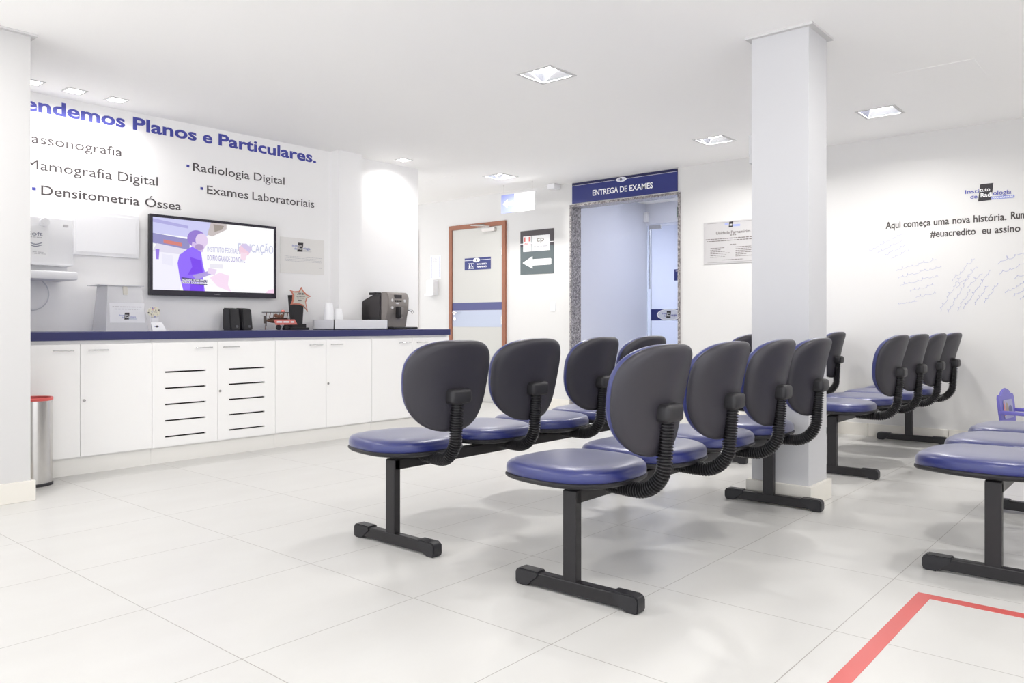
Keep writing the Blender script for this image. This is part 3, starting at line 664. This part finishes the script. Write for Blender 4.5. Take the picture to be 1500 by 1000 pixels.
# ================================================================== COUNTER AND CABINETS
bm = BM(); box(bm, XW, XC + .032, 0.55, 5.302, .852, .906, .003)
tag(obj('countertop', bm, NAVYTOP, origin=(-5.62, 2.9, .852)), 'long navy worktop along the left wall over the white cabinets', 'countertop')
DZ0, DZ1 = .115, .829
def door_mesh(y0, y1, slots):
    bm = BM(); xa, xb = XC + .002, XC + .02
    if not slots: box(bm, xa, xb, y0, y1, DZ0, DZ1, .0012, seg=1); return bm
    s0, s1 = slots; zs = [.180, .291, .403, .514, .626]; h = .0055
    box(bm, xa, xb, y0, s0, DZ0, DZ1); box(bm, xa, xb, s1, y1, DZ0, DZ1)
    zz = [DZ0] + [q for z in zs for q in (z - h, z + h)] + [DZ1]
    for k in range(0, len(zz), 2): box(bm, xa, xb, s0, s1, zz[k], zz[k + 1])
    return bm
def handle_mesh(y0, y1):
    bm = BM(); x = XC + .02
    tube(bm, [(x, y0 + .012, .789), (x + .014, y0 + .012, .789), (x + .022, y0, .789), (x + .026, (y0 + y1) / 2, .789), (x + .022, y1, .789), (x + .014, y1 - .012, .789), (x, y1 - .012, .789)], .0042, 8)
    return bm
def cabinet(label, y0, y1, ym, h1, h2, lock, slots=None):
    t = thing('base_cabinet', label, 'cabinet', (-5.64, (y0 + y1) / 2, 0), 'white base cabinets under the navy worktop')
    bm = BM(); box(bm, XW + .03, XC, y0 + .001, y1 - .001, .105, .851); obj('body', bm, LAMI, t)
    bm = BM(); box(bm, XW + .03, XC - .0, y0 + .0005, y1 - .0005, 0, .1045); obj('plinth', bm, mat('plinth_white', (238, 236, 231), .4), t)
    for k, (a, b, hh) in enumerate(((y0 + .0015, ym - .0012, h1), (ym + .0012, y1 - .0015, h2))):
        d = obj('door', door_mesh(a, b, slots[k] if slots else None), LAMI, t)
        if slots:
            d['label'] = 'white door with five dark ventilation slots'
            bm = BM(); box(bm, XC + .0005, XC + .0018, slots[k][0] - .004, slots[k][1] + .004, .16, .65); obj('vent_backing', bm, DARK, d)  # added dark sheet, stands for the shade inside the slots
        obj('handle', handle_mesh(*hh), CHROME, d, smooth=60)
        if k == 1 and lock:
            bm = BM(); tube(bm, [(XC + .02, lock, .470), (XC + .026, lock, .470)], .009, 16); obj('lock', bm, STEEL, d, smooth=40)
cabinet('white base cabinet mostly hidden behind the stub wall on the left', .60, 1.535, 1.066, (.90, 1.02), (1.11, 1.23), None)
cabinet('white two-door base cabinet right behind the steel bin', 1.535, 2.4635, 2.0075, (1.84, 1.962), (2.048, 2.172), 2.029)
cabinet('white base cabinet with dark ventilation slots in both doors', 2.4635, 3.414, 2.9395, (2.764, 2.889), (2.974, 3.098), 2.957, ((2.553, 2.848), (3.027, 3.321)))
cabinet('white two-door base cabinet below the trophy, right of the slotted doors', 3.414, 4.360, 3.888, (3.715, 3.838), (3.922, 4.040), 3.904)
cabinet('white two-door base cabinet at the far end of the counter below the coffee machine', 4.360, 5.298, 4.834, (4.659, 4.79), (4.868, 5.0), None)

# ================================================================== THINGS ON THE COUNTER (top at .906)
CT = .906
def speaker_at(y0, y1, xb, xf, label):
    t = thing('computer_speaker', label, 'speaker', ((xb + xf) / 2, (y0 + y1) / 2, CT), 'pair of black computer speakers')
    bm = BM(); P = Plane((0, y0, 0), (1, 0, 0)); 
    prism(bm, P, [(xb, CT), (xf + .012, CT), (xf - .012, CT + .172), (xb, CT + .180)], -(y1 - y0), 0)
    bmesh.ops.bevel(bm, geom=list(bm.edges), offset=.008, segments=2, affect='EDGES'); cab = obj('cabinet', bm, BLACKP, t, smooth=40)
    bm = BM(); yc = (y0 + y1) / 2
    Q = Plane((xf + .004, 0, CT), (0, 1, 0), (-.14, 0, 1)); prism(bm, Q, rrect(y0 + .012, y1 - .012, .055, .165, .012), .0, .004); obj('grille', bm, mat('speaker_cloth', (24, 24, 26), .8), cab)
    bm = BM(); Q2 = Plane((xf + .009, 0, CT), (0, 1, 0), (-.14, 0, 1)); prism(bm, Q2, oval(yc + .012, .03, .010, .010), 0, .008); obj('volume_knob', bm, mat('knob_grey', (96, 96, 102), .3), cab)
speaker_at(3.275, 3.362, -5.86, -5.745, 'black computer speaker on the counter, nearer to the television side of the pair')
speaker_at(3.385, 3.472, -5.86, -5.745, 'black computer speaker on the counter, nearer to the toy biplane')

# toy biplane
t = thing('toy_biplane', 'bronze toy biplane with a pale red banner on the counter', 'toy plane', (-5.72, 3.70, CT))
bx = -5.73
bm = BM(); pr = [(.004, 3.585), (.010, 3.60), (.020, 3.64), (.026, 3.70), (.024, 3.76), (.012, 3.80), (.004, 3.82)]
lathe(bm, [(0, 3.58)] + pr + [(0, 3.825)], lambda q, r, y: (bx + r * math.cos(q), y, .985 + r * math.sin(q)), 14); obj('fuselage', bm, BRONZE, t, smooth=40)
for z, y0, y1, nm in ((1.052, 3.565, 3.79, 'upper_wing'), (1.005, 3.60, 3.80, 'lower_wing')):
    bm = BM(); box(bm, bx - .03, bx + .035, y0, y1, z - .003, z + .003, .002); obj(nm, bm, mat('wing_dark', (92, 84, 80), .5), t)
bm = BM()
for y in (3.60, 3.635, 3.725, 3.765):
    for x in (bx - .025, bx + .03): tube(bm, [(x, y, 1.003), (x, y + .01, 1.052)], .0035, 6)
obj('strut', bm, BRONZE, t)
bm = BM(); box(bm, bx - .006, bx + .006, 3.535, 3.62, 1.020, 1.024); box(bm, bx - .003, bx + .003, 3.565, 3.59, .96, 1.02); tube(bm, [(bx, 3.59, .985), (bx, 3.585, .935)], .006, 6); obj('tail', bm, mat('wing_dark', (92, 84, 80), .5), t)
for y in (3.685, 3.755):
    bm = BM(); lathe(bm, [(0, .012), (.012, .014), (.021, .01), (.022, 0), (.021, -.01), (0, -.01)], lambda q, r, w_: (bx + .03 + w_, y + r * math.cos(q), CT + .0225 + r * math.sin(q)), 18); obj('wheel', bm, BLACKP, t, smooth=40)
bm = BM(); tube(bm, [(bx + .03, 3.685, CT + .022), (bx, 3.70, .975)], .003, 6); tube(bm, [(bx + .03, 3.755, CT + .022), (bx, 3.74, .975)], .003, 6); tube(bm, [(bx, 3.585, .94), (bx, 3.58, CT + .004)], .004, 6); obj('landing_gear', bm, BRONZE, t)
bm = BM(); BP = Plane((bx + .062, 0, 0), (0, 1, 0)); prism(bm, BP, [(3.637, .948), (3.842, .952), (3.815, .995), (3.615, .992)], 0, .005, 0); lines(bm, BP, [(3.645, 3.81, .966, .014)], .0056, 1, 5)
tube(bm, [(bx + .062, 3.70, .97), (bx, 3.70, .975)], .004, 6); obj('banner', bm, [TOYRED, WHITE], t)
bm = BM()
for y, z, r in ((3.68, 1.025, .017), (3.705, 1.02, .015), (3.735, 1.022, .016)): lathe(bm, [(0, -r), (r * .7, -r * .7), (r, 0), (r * .7, r * .7), (0, r)], lambda q, rr, w_, y=y, z=z: (bx + rr * math.cos(q), y + rr * math.sin(q), z + w_), 12)
obj('crew', bm, mat('toy_brown', (150, 104, 82), .5), t, smooth=60)
bm = BM(); lathe(bm, [(0, -.017), (.012, -.012), (.017, 0), (.012, .012), (0, .017)], lambda q, rr, w_: (bx + rr * math.cos(q), 3.745 + rr * math.sin(q), 1.058 + w_), 14); obj('pilot', bm, TOYRED, t, smooth=60)

# star trophy
t = thing('star_trophy', 'star-shaped trophy with copper rim on a black tapered base', 'trophy', (-5.75, 3.89, CT))
tx = -5.75
bm = BM(); box(bm, tx - .07, tx + .05, 3.797, 3.985, CT, .926, .002); box(bm, tx - .055, tx + .04, 3.822, 3.962, .926, .957, .002)
obj('foot', bm, BLACKP, t)
bm = BM(); lo = [(tx - .03, 3.849), (tx + .025, 3.849), (tx + .025, 3.935), (tx - .03, 3.935)]; hi = [(tx - .035, 3.829), (tx + .02, 3.829), (tx + .02, 3.955), (tx - .035, 3.955)]
vl = [bm.verts.new((*p, .957)) for p in lo]; vh = [bm.verts.new((*p, 1.20)) for p in hi]
for k in range(4): bm.faces.new((vl[k], vl[(k + 1) % 4], vh[(k + 1) % 4], vh[k]))
bm.faces.new(vh); bm.faces.new(vl); obj('column', bm, BLACKP, t)
SP = Plane((tx + .022, 0, 0), (0, 1, 0))
star = [(3.808, 1.243), (3.845, 1.232), (3.900, 1.236), (3.922, 1.272), (3.940, 1.240), (3.975, 1.210), (4.020, 1.193), (3.982, 1.178), (3.966, 1.140), (3.985, 1.060), (3.940, 1.110), (3.895, 1.120), (3.850, 1.122), (3.815, 1.118), (3.832, 1.15), (3.836, 1.205)]
cy, cz = sum(p[0] for p in star) / len(star), sum(p[1] for p in star) / len(star)
bm = BM(); prism(bm, SP, star, 0, .008); st = obj('star_rim', bm, COPPER, t)
bm = BM(); prism(bm, SP, [(cy + (a - cy) * .80, cz + (b - cz) * .80) for a, b in star], .0082, .0105, 0)
lines(bm, SP, [(3.888, 3.94, 1.214, .007), (3.876, 3.95, 1.203, .005), (3.87, 3.955, 1.186, .004), (3.875, 3.95, 1.172, .006), (3.885, 3.92, 1.15, .010)], .0108, 1, 6)
obj('star_plate', bm, [mat('plate_silver', (206, 202, 192), .35, metal=.3), mat('plate_print', (90, 86, 84), .5)], st)

# cup tray and cups
ty_a, ty_b, tx_a, tx_b = 4.065, 4.655, -5.76, -5.46
t = thing('cup_tray', 'long low white tray on the counter in front of the coffee machine', 'tray', (-5.61, 4.36, CT))
bm = BM(); box(bm, tx_a, tx_b, ty_a, ty_b, CT, CT + .008)
for q in ((tx_a, tx_a + .006, ty_a, ty_b), (tx_b - .006, tx_b, ty_a, ty_b), (tx_a, tx_b, ty_a, ty_a + .006), (tx_a, tx_b, ty_b - .006, ty_b)): box(bm, *q, CT, CT + .086)
obj('tray', bm, PLASW, t)
def cups(y, h, label):
    bm = BM(); n = int(h / .012); prof = [(0, CT + .0085), (.043, CT + .0085)]
    z = CT + .0085; r = .043
    for k in range(n):
        q = k / n; r = .043 - .012 * max(0, (q - .55) / .45) ** 1.3
        prof += [(r, z + (h) * q), (r - .0012, z + h * q + .006)]
    prof += [(r - .004, CT + .0085 + h), (0, CT + .0085 + h)]
    lathe(bm, prof, round_at(-5.62, y), 24); tag(obj('paper_cup_stack', bm, CUP, origin=(-5.62, y, CT + .008), smooth=50), label, 'cups', 'stacks of cups in the tray')
cups(4.075 + .055, .225, 'taller stack of white cups standing in the low white tray')
cups(4.225, .175, 'shorter stack of white cups standing in the low white tray')

# coffee machine
my0, my1, mxb, mxf = 4.60, 4.885, -5.885, -5.50
t = thing('coffee_machine', 'grey and black coffee machine at the far end of the counter', 'coffee machine', (-5.7, 4.74, CT))
bm = BM(); SPX = Plane((0, my0, 0), (1, 0, 0))
prism(bm, SPX, [(mxb, CT + .02), (-5.60, CT + .02), (-5.60, 1.238), (mxb + .16, 1.225), (mxb, 1.17)], -.275, 0); bmesh.ops.bevel(bm, geom=list(bm.edges), offset=.008, segments=2, affect='EDGES')
obj('body', bm, mat('machine_black', (54, 51, 54), .25), t, smooth=40)
bm = BM(); prism(bm, SPX, [(mxb + .02, 1.02), (-5.625, 1.02), (-5.615, 1.21), (mxb + .15, 1.205), (mxb + .02, 1.155)], .001, .006); obj('water_tank', bm, SMOKE, t)
bm = BM(); prism(bm, SPX, [(-5.60, CT + .02), (-5.535, CT + .02), (-5.53, 1.03), (-5.50, 1.08), (-5.495, 1.20), (-5.525, 1.245), (-5.60, 1.25)], -.29, .008); bmesh.ops.bevel(bm, geom=list(bm.edges), offset=.006, segments=2, affect='EDGES')
fr = obj('front_housing', bm, GREYPL, t, smooth=40)
MP = Plane((-5.495, 0, 0), (0, 1, 0))
bm = BM(); prism(bm, MP, rect(4.68, 4.78, 1.188, 1.222), -.006, .003, 0)
for k in range(4): prism(bm, MP, rect(4.682 + .026 * k, 4.70 + .026 * k, 1.158, 1.174), -.004, .003, 0)
prism(bm, MP, oval(4.645, 1.172, .012, .014), -.004, .004, 1); prism(bm, MP, oval(4.82, 1.168, .013, .013), -.004, .006, 1); prism(bm, MP, oval(4.645, 1.105, .013, .013), -.004, .006, 1); prism(bm, MP, rect(4.70, 4.74, 1.138, 1.15), -.003, .004, 1)
obj('control_panel', bm, [mat('panel_dark', (52, 48, 52), .2), mat('button_silver', (224, 222, 224), .2)], fr)
bm = BM(); box(bm, -5.50, -5.455, 4.70, 4.735, 1.01, 1.115, .006); obj('spout', bm, BLACKP, fr, smooth=40)
bm = BM(); box(bm, -5.52, -5.485, 4.74, 4.80, 1.04, 1.11, .004); prism(bm, MP, rect(4.75, 4.80, 1.005, 1.02), -.03, .004); obj('brew_cover', bm, GREYPL, fr, smooth=40)
bm = BM(); box(bm, mxb + .03, mxf + .075, my0 - .005, my1 + .06, CT + .004, CT + .022, .006); prism(bm, SPX, [(mxb + .06, CT), (mxf, CT), (mxf, CT + .006), (mxb + .06, CT + .006)], -.26, -.02); obj('drip_tray', bm, BLACKP, t, smooth=40)
bm = BM(); tube(bm, [(-5.52, my1, 1.09), (-5.50, my1 + .02, 1.085), (-5.48, my1 + .035, 1.075)], .011, 10); tube(bm, [(-5.482, my1 + .04 + .014 * math.cos(R(a)), 1.068 + .014 * math.sin(R(a))) for a in range(0, 361, 30)], .004, 6); obj('steam_knob', bm, CHROME, t, smooth=60)
bm = BM(); box(bm, -5.80, -5.70, 4.62, 4.70, 1.226, 1.25, .004); obj('bean_lid', bm, BLACKP, t)
t.location.y = 4.815; t.scale = (1, .84, 1)

# suggestion box and small stand
t = thing('suggestion_box', 'white acrylic suggestion box with a latch on the counter', 'box', (-5.66, 2.43, CT))
bm = BM(); vl = [bm.verts.new(p) for p in ((-5.87, 2.29, CT), (-5.64, 2.29, CT), (-5.64, 2.585, CT), (-5.87, 2.585, CT))]
vh = [bm.verts.new(p) for p in ((-5.85, 2.315, 1.222), (-5.67, 2.315, 1.222), (-5.67, 2.545, 1.222), (-5.85, 2.545, 1.222))]
for k in range(4): bm.faces.new((vl[k], vl[(k + 1) % 4], vh[(k + 1) % 4], vh[k]))
bm.faces.new(vl); bm.faces.new(vh); bb = obj('body', bm, ACRYL, t)
bm = BM(); box(bm, -5.86, -5.655, 2.255, 2.56, 1.2225, 1.2285); obj('lid', bm, mat('lid_grey', (216, 216, 220), .3), t)
BX = Plane((-5.64, 0, CT), (0, 1, 0), (-.095, 0, 1))
bm = BM(); prism(bm, BX, rrect(2.415, 2.447, .255, .315, .008), .001, .006); obj('latch', bm, mat('latch_beige', (214, 210, 200), .4), bb)
bm = BM(); prism(bm, BX, rect(2.32, 2.56, .06, .20), .0006, .0012, 0); logo(bm, BX, 2.445, .105, .12, 1, .0014, True); lines(bm, BX, [(2.34, 2.54, .168, .006), (2.355, 2.525, .152, .006)], .0016, 5, 8)
obj('label_card', bm, [mat('card_white', (238, 238, 241), .5), LOGK, mat('logo_soft_blue', (146, 152, 200), .5), PAPER, PALEB, INKG], bb)
t = thing('display_stand', 'small acrylic stand with a confetti-patterned round disc on the counter', 'stand', (-5.60, 2.63, CT))
DP = Plane((-5.60, 0, 0), (0, 1, 0))
bm = BM(); prism(bm, DP, oval(2.603, 1.043, .044, .038), -.003, .003); obj('disc', bm, CONF, t)
bm = BM(); box(bm, -5.64, -5.57, 2.575, 2.685, CT, CT + .004); prism(bm, DP, rect(2.585, 2.64, CT, 1.012), -.008, -.0035); obj('stand', bm, ACRYL, t)
bm = BM(); FPc = Plane((-5.572, 0, CT + .004), (0, 1, 0), (-.3, 0, 1)); prism(bm, FPc, [(2.582, 0), (2.682, 0), (2.655, .06), (2.575, .06)], 0, .002, 0); prism(bm, FPc, rect(2.607, 2.622, .022, .036), .0022, .0028, 1); prism(bm, FPc, rect(2.598, 2.63, .026, .030), .0021, .0025, 2); obj('card', bm, [PAPER, LOGK, LETB], t)

# pedal bin
t = thing('waste_bin', 'stainless steel waste bin with a red rim beside the stub wall', 'bin', (-5.205, 1.70, 0))
bm = BM(); lathe(bm, [(0, .014), (.100, .014), (.100, .505), (.096, .508), (.094, .03), (0, .03)], round_at(-5.205, 1.70), 48); obj('body', bm, STEEL, t, smooth=40)
bm = BM(); lathe(bm, [(0, 0), (.103, 0), (.104, .012), (.101, .018), (0, .018)], round_at(-5.205, 1.70), 48); obj('base_ring', bm, BLACKP, t, smooth=40)
bm = BM(); lathe(bm, [(.101, .503), (.1035, .506), (.104, .518), (.100, .522), (.092, .520), (.090, .49)], round_at(-5.205, 1.70), 48); obj('bag_rim', bm, mat('bag_red', (222, 96, 92), .35), t, smooth=40)

# ================================================================== THE BENCHES
def superell(t, n):
    c, s = math.cos(t), math.sin(t)
    return (math.copysign(abs(c) ** (2 / n), c), math.copysign(abs(s) ** (2 / n), s))
SX, SD, SW = -.112, .252, .236            # seat centre, half depth, half width
def swivelled(y, swing, shift):
    """a whole seat turned about its mounting plate and set along the depth of the bench"""
    c_, s_ = math.cos(swing), math.sin(swing); px = -.02
    return lambda x, yy, z: (px + shift + (x - px) * c_ - (yy - y) * s_, y + (x - px) * s_ + (yy - y) * c_, z)
def seat_fn(y, T):
    def fn(t, r, w_):
        a, b = superell(t, 2.5)
        x = a * r * SD; yy = b * r * SW * (1 + .04 * a)
        return T(SX + x, y + yy, w_ - .012 * max(0, -(a * r) - .45) ** 2 * 4)
    return fn
BZ, BH, BWD, TILT = .694, .197, .218, R(12)
BX0 = .292
def back_fn(y, T):
    ct, st = math.cos(TILT), math.sin(TILT)
    def fn(t, r, d):
        a, b = superell(t, 2.65)
        yy = a * r * (BWD * (1 + .085 * b * r)); zz = b * r * BH
        dx = d - 1.35 * yy * yy + .25 * zz * zz
        return T(BX0 + dx * ct + zz * st, y + yy, BZ + zz * ct - dx * st)
    return fn
HP = None
def hose_path():
    pts = [(.283, .638), (.282, .60), (.279, .55), (.275, .50)]
    cx, cz, rr = .163, .487, .112
    for a in range(0, -91, -6): pts.append((cx + rr * math.cos(R(a)), cz + rr * math.sin(R(a))))
    pts += [(.12, .375), (.05, .378), (.035, .379)]
    # resample evenly
    P = [Vector((p[0], 0, p[1])) for p in pts]; L = [0]
    for a, b in zip(P, P[1:]): L.append(L[-1] + (b - a).length)
    n = 168; out = []
    for k in range(n + 1):
        s = L[-1] * k / n; i = max(j for j in range(len(L)) if L[j] <= s + 1e-9); i = min(i, len(P) - 2)
        q = (s - L[i]) / max(1e-9, L[i + 1] - L[i]); out.append(P[i].lerp(P[i + 1], q))
    return out
def make_bench(label, loc, rz, nseat, leg, swings, shift=0.0):
    t = thing('waiting_bench', label, 'bench', (0, 0, 0), 'rows of blue waiting-room seats'); LO = -.02
    bm = BM(); box(bm, LO - .028, LO + .028, -leg - .012, leg + .012, .328, .374, .003); obj('beam', bm, BLACKM, t)
    for s in (-1, 1):
        y = s * leg
        bm = BM(); box(bm, LO - .028, LO + .028, y - .018, y + .018, .05, .372, .003); obj('leg', bm, BLACKM, t)
        bm = BM(); box(bm, -.235, .235, y - .020, y + .020, .008, .056, .005)
        ft = obj('foot_bar', bm, BLACKM, t)
        for e in (-1, 1):
            bm = BM()
            P = Plane((0, y, 0), (1, 0, 0))
            pts = [(.252, 0), (.208, 0), (.198, .010), (.183, .030), (.155, .040), (.155, .061), (.247, .061), (.260, .048), (.260, .010)]
            prism(bm, P, [(e * a, b) for a, b in pts][::e], -.0255, .0255); bmesh.ops.bevel(bm, geom=list(bm.edges), offset=.004, segments=2, affect='EDGES')
            obj('end_cap', bm, BLACKP, ft, smooth=50)
    path = hose_path()
    for k in range(nseat):
        y = (k - (nseat - 1) / 2) * .51
        sw = R(swings[k]); T = swivelled(y, sw, shift); f = seat_fn(y, T)
        M = lambda bm: [setattr(v, 'co', Vector(T(*v.co))) for v in bm.verts]
        bm = BM(); lathe(bm, [(0, .404), (.90, .404), (.975, .406), (.996, .411), (1.0, .422), (.997, .433), (.982, .4435), (.95, .451), (.88, .4575), (.72, .462), (.4, .463), (0, .462)], f, 56)
        cu = obj('seat_cushion', bm, VINYL, t, smooth=60)
        bm = BM(); lathe(bm, [(0, .382), (.6, .382), (.9, .386), (.985, .392), (1.012, .399), (1.012, .406), (.992, .410), (.9, .408), (0, .406)], f, 56); obj('seat_shell', bm, BLACKP, cu, smooth=50)
        bm = BM(); box(bm, -.11, .05, y - .06, y + .06, .373, .384, .002); box(bm, .03, .10, y - .03, y + .03, .372, .390, .003); lathe(bm, [(0, .366), (.05, .368), (.062, .376), (.05, .385), (0, .385)], round_at(-.02, y), 24); M(bm); obj('mounting_plate', bm, BLACKM, t, smooth=40)
        g = back_fn(y, T)
        bm = BM(); lathe(bm, [(0, .0), (.55, 0.0), (.86, -.001), (.93, -.003), (.975, -.009), (.992, -.014), (1.0, -.021), (1.0, -.027), (.985, -.031), (.9, -.030), (0, -.030)], g, 64); sh = obj('backrest_shell', bm, SHELL, t, smooth=60)
        bm = BM(); lathe(bm, [(0, -.029), (.9, -.029), (.975, -.030), (.988, -.040), (.975, -.051), (.93, -.061), (.82, -.068), (.6, -.072), (0, -.072)], g, 64); obj('backrest_cushion', bm, VINYL, sh, smooth=60)
        bm = BM(); box(bm, .250, .324, y - .054, y + .054, .625, .688, .017, seg=3); M(bm); obj('bracket', bm, BLACKP, sh, smooth=50)
        n = len(path); rs = [.0285 if (i % 4) in (0, 1) else .0215 for i in range(n)]
        bm = BM(); tube(bm, [(p.x, y, p.z) for p in path], rs, 14); M(bm); obj('ribbed_arm', bm, HOSE, t, smooth=25)
    t.location = loc; t.rotation_euler = (0, 0, R(rz))
    return t
make_bench('four-seat blue and black bench in the centre foreground, nearest to the camera', (-1.645, 3.158, 0), 1.2, 4, .91, (-3, 0, 2, 0))
make_bench('four-seat blue and black bench left of the centre row, facing the television counter', (-2.592, 3.165, 0), 0, 4, .91, (-8, -5, 3, 0), -.012)
make_bench('four-seat blue and black bench right behind the pillar, ending at the back wall', (-1.690, 6.045, 0), 0, 4, .91, (2, -2, 3, 0), .05)
make_bench('four-seat blue and black bench mostly hidden behind the centre row, left of the pillar', (-2.535, 6.03, 0), 0, 4, .91, (-15, 0, 0, 0), .03)
make_bench('three-seat blue and black bench cut off by the right edge beside the red floor tape', (-.525, 4.06, 0), 0, 3, .655, (0, 0, 0), .05)

# ================================================================== FLOOR TAPE, CHILD CHAIR
bm = BM(); box(bm, -.727, -.678, 1.2, 3.078, 0, .0012); tag(obj('floor_tape', bm, TAPE, origin=(-.70, 2.2, 0)), 'red tape strip running along the floor towards the camera', 'floor tape', 'red tape marking on the floor')
bm = BM(); box(bm, -.6775, 1.2, 3.030, 3.078, 0, .0012); tag(obj('floor_tape', bm, TAPE, origin=(.2, 3.05, 0)), 'red tape strip running right across the floor beside the bench foot', 'floor tape', 'red tape marking on the floor')

t = thing('child_chair', 'purple plastic child chair by the back wall behind the right bench', 'chair', (0, 0, 0))
bm = BM(); KB = Plane((-.14, 0, 0), (0, -1, 0), (-.10, 0, 1))
prism(bm, KB, [(-.13, .24), (.13, .24), (.145, .34), (.15, .44), (.135, .47), (.115, .455), (.09, .46), (.06, .495), (.0, .51), (-.06, .495), (-.09, .46), (-.115, .455), (-.135, .47), (-.15, .44), (-.145, .34)], -.018, .0)
bmesh.ops.bevel(bm, geom=list(bm.edges), offset=.005, segments=2, affect='EDGES'); kb = obj('backrest', bm, PURPLE, t, smooth=40)
KF = Plane((-.120, 0, 0), (0, 1, 0), (-.10, 0, 1))
bm = BM(); prism(bm, KF, rrect(-.09, .09, .30, .43, .02), .0005, .0025, 0); prism(bm, KF, oval(-.03, .37, .03, .04), .0026, .0032, 1); prism(bm, KF, oval(.035, .355, .035, .035), .0026, .0032, 2); prism(bm, KF, rect(-.085, -.07, .32, .42), .0026, .0031, 3)
obj('sticker', bm, [mat('sticker_lilac', (176, 176, 208), .4), mat('sticker_tan', (176, 160, 140), .5), mat('sticker_slate', (120, 124, 158), .5), TOYRED], kb)
bm = BM(); box(bm, -.15, .16, -.14, .14, .225, .25, .008); obj('seat', bm, PURPLE, t, smooth=40)
for s in (-1, 1):
    bm = BM(); box(bm, -.16, .17, s * .15 - .016, s * .15 + .016, .335, .360, .006); box(bm, .135, .17, s * .15 - .016, s * .15 + .016, .24, .34, .004); obj('armrest', bm, PURPLE, t, smooth=40)
    for x in (-.14, .14):
        bm = BM(); tube(bm, [(x * .92, s * .125, .235), (x * 1.12, s * .15, 0)], [.02, .015], 10); obj('leg', bm, PURPLE, t, smooth=40)
t.location = (-.79, 6.42, 0); t.rotation_euler = (0, 0, R(-9))
